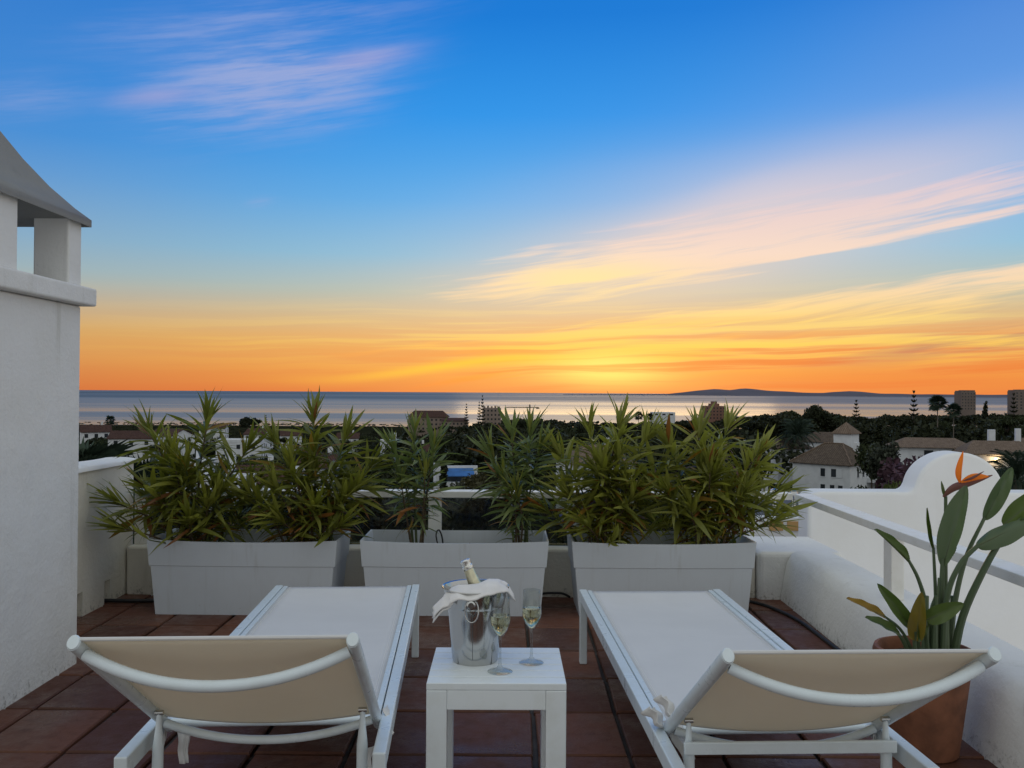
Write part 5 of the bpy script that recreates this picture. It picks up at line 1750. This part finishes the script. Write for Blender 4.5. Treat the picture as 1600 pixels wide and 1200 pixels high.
tree_px('round', 662, 746, 75, 'fol_brown', 1.3)
tree_px('round', 755, 728, 85, 'fol_brown', 1.1)
tree_px('bush', 735, 748, 95, 'fol_grey', .9)
tree_px('bush', 706, 746, 100, 'fol_dark', .9)
tree_px('round', 742, 716, 112, 'fol_brown', .7)
tree_px('bush', 722, 740, 108, 'fol_grey', .7)
# skyline of the wood
sky_x = [100, 300, 420, 600, 640, 740, 800, 880, 1000, 1100, 1180, 1230, 1300, 1400, 1500, 1620]
sky_y = [667, 668, 664, 658, 660, 654, 648, 651, 655, 650, 643, 637, 640, 642, 640, 638]
rs_ = random.Random(77)
for k in range(150):
    px = 780 + 850 * ((k * 0.618034) % 1.0) if k % 4 else 110 + 660 * ((k * 0.377) % 1.0)
    D = rs_.uniform(260, 520)
    py = float(np.interp(px, sky_x, sky_y)) + rs_.uniform(0, 1) ** 1.5 * 34 + (10 if px < 640 else 0)
    if 1235 < px < 1375 and D < 330: D += 120
    if px > 1400 and D < 300: D = 320
    kind = rs_.choice(('pine', 'pine', 'pine', 'round')); mk = rs_.choice(('fol_dark', 'fol_dark', 'fol_mid'))
    tree_px(kind, px, py, D, mk, rs_.uniform(.75, 1.1))
for k in range(60):
    D = rs_.uniform(75, 230); px = rs_.uniform(120, 1240)
    x = (px - 800) / F * D
    if abs(px - 716) < 40 and D < 122: continue
    kind = rs_.choice(('round', 'round', 'bush')); mk = rs_.choice(('fol_dark', 'fol_mid', 'fol_mid', 'fol_brown', 'fol_grey'))
    tree(kind, x, D, rs_.uniform(3.0, 6.5) * (1 if kind == 'round' else .6), mk, rs_.uniform(.9, 1.3))
for k in range(60):
    D = rs_.uniform(11, 60); px = rs_.uniform(150, 1240)
    if px > 1190 and D < 24: continue
    x = (px - 800) / F * D
    hmax = -gz(x, D) + EYE - 195 / F * D
    kind = rs_.choice(('round', 'bush', 'bush')); mk = rs_.choice(('fol_dark', 'fol_mid', 'fol_brown', 'fol_brown'))
    tree(kind, x, D, float(min(hmax, rs_.uniform(4.5, 7.5))), mk, rs_.uniform(.8, 1.2))
for (px, D, h) in ((1480, 60, 6.5), (1580, 55, 5.0), (1420, 85, 7), (1330, 75, 5), (1530, 95, 8)):
    tree('round', (px - 800) / F * D, D, h, 'fol_mid', 1.1)

for k in range(84):
    D = rs_.uniform(60, 250) if k % 2 else rs_.uniform(190, 330)
    px = rs_.uniform(120, 640)
    x = (px - 800) / F * D
    tree(rs_.choice(('round', 'bush')), x, D, rs_.uniform(3.5, 7.5), rs_.choice(('fol_dark', 'fol_dark', 'fol_mid')), rs_.uniform(1.0, 1.4))
# far woods that read as one mass
Vs = []; Fs = []; off = 0
for k in range(1900):
    px = rs_.uniform(60, 1690) if k % 4 else rs_.uniform(60, 640)
    far = k % 3 > 0
    if far: D = rs_.uniform(420, 1150) if px > 620 else rs_.uniform(480, 1340)
    else: D = rs_.uniform(215, 430) if px > 1230 else (rs_.uniform(150, 430) if px > 600 else rs_.uniform(200, 520))
    if 1235 < px < 1390 and D < 265: D += 70
    x = (px - 800) / F * D
    lo = float(np.interp(px, sky_x, sky_y)) + (2 if far else 8)
    top = at(px, lo + rs_.uniform(0, 1) * (14 if far else 26) + (14 if px < 620 else 0), D).z
    g0 = float(gz(x, D)); h = min(max(5.0, top - g0), 24.0 if far else 15.0)
    if not far and px < 620: h = min(h, rs_.uniform(4, 7))
    c, rad = clumps('pine' if k % 3 and far else ('round' if k % 2 else 'bush'), k)
    V, Fa = leaf_cards(c * h + np.array([x, D, g0]), rad * h * 1.15, 170 if far else 260, (.040 if far else .033) * h)
    Vs.append(V); Fs.append(Fa + off); off += len(V)
tag(link('woodland', np_mesh('woodland', np.concatenate(Vs), np.concatenate(Fs), M['fol_dark'])), 'dark distant woodland between the houses and the sea', 'woodland', kind='stuff')
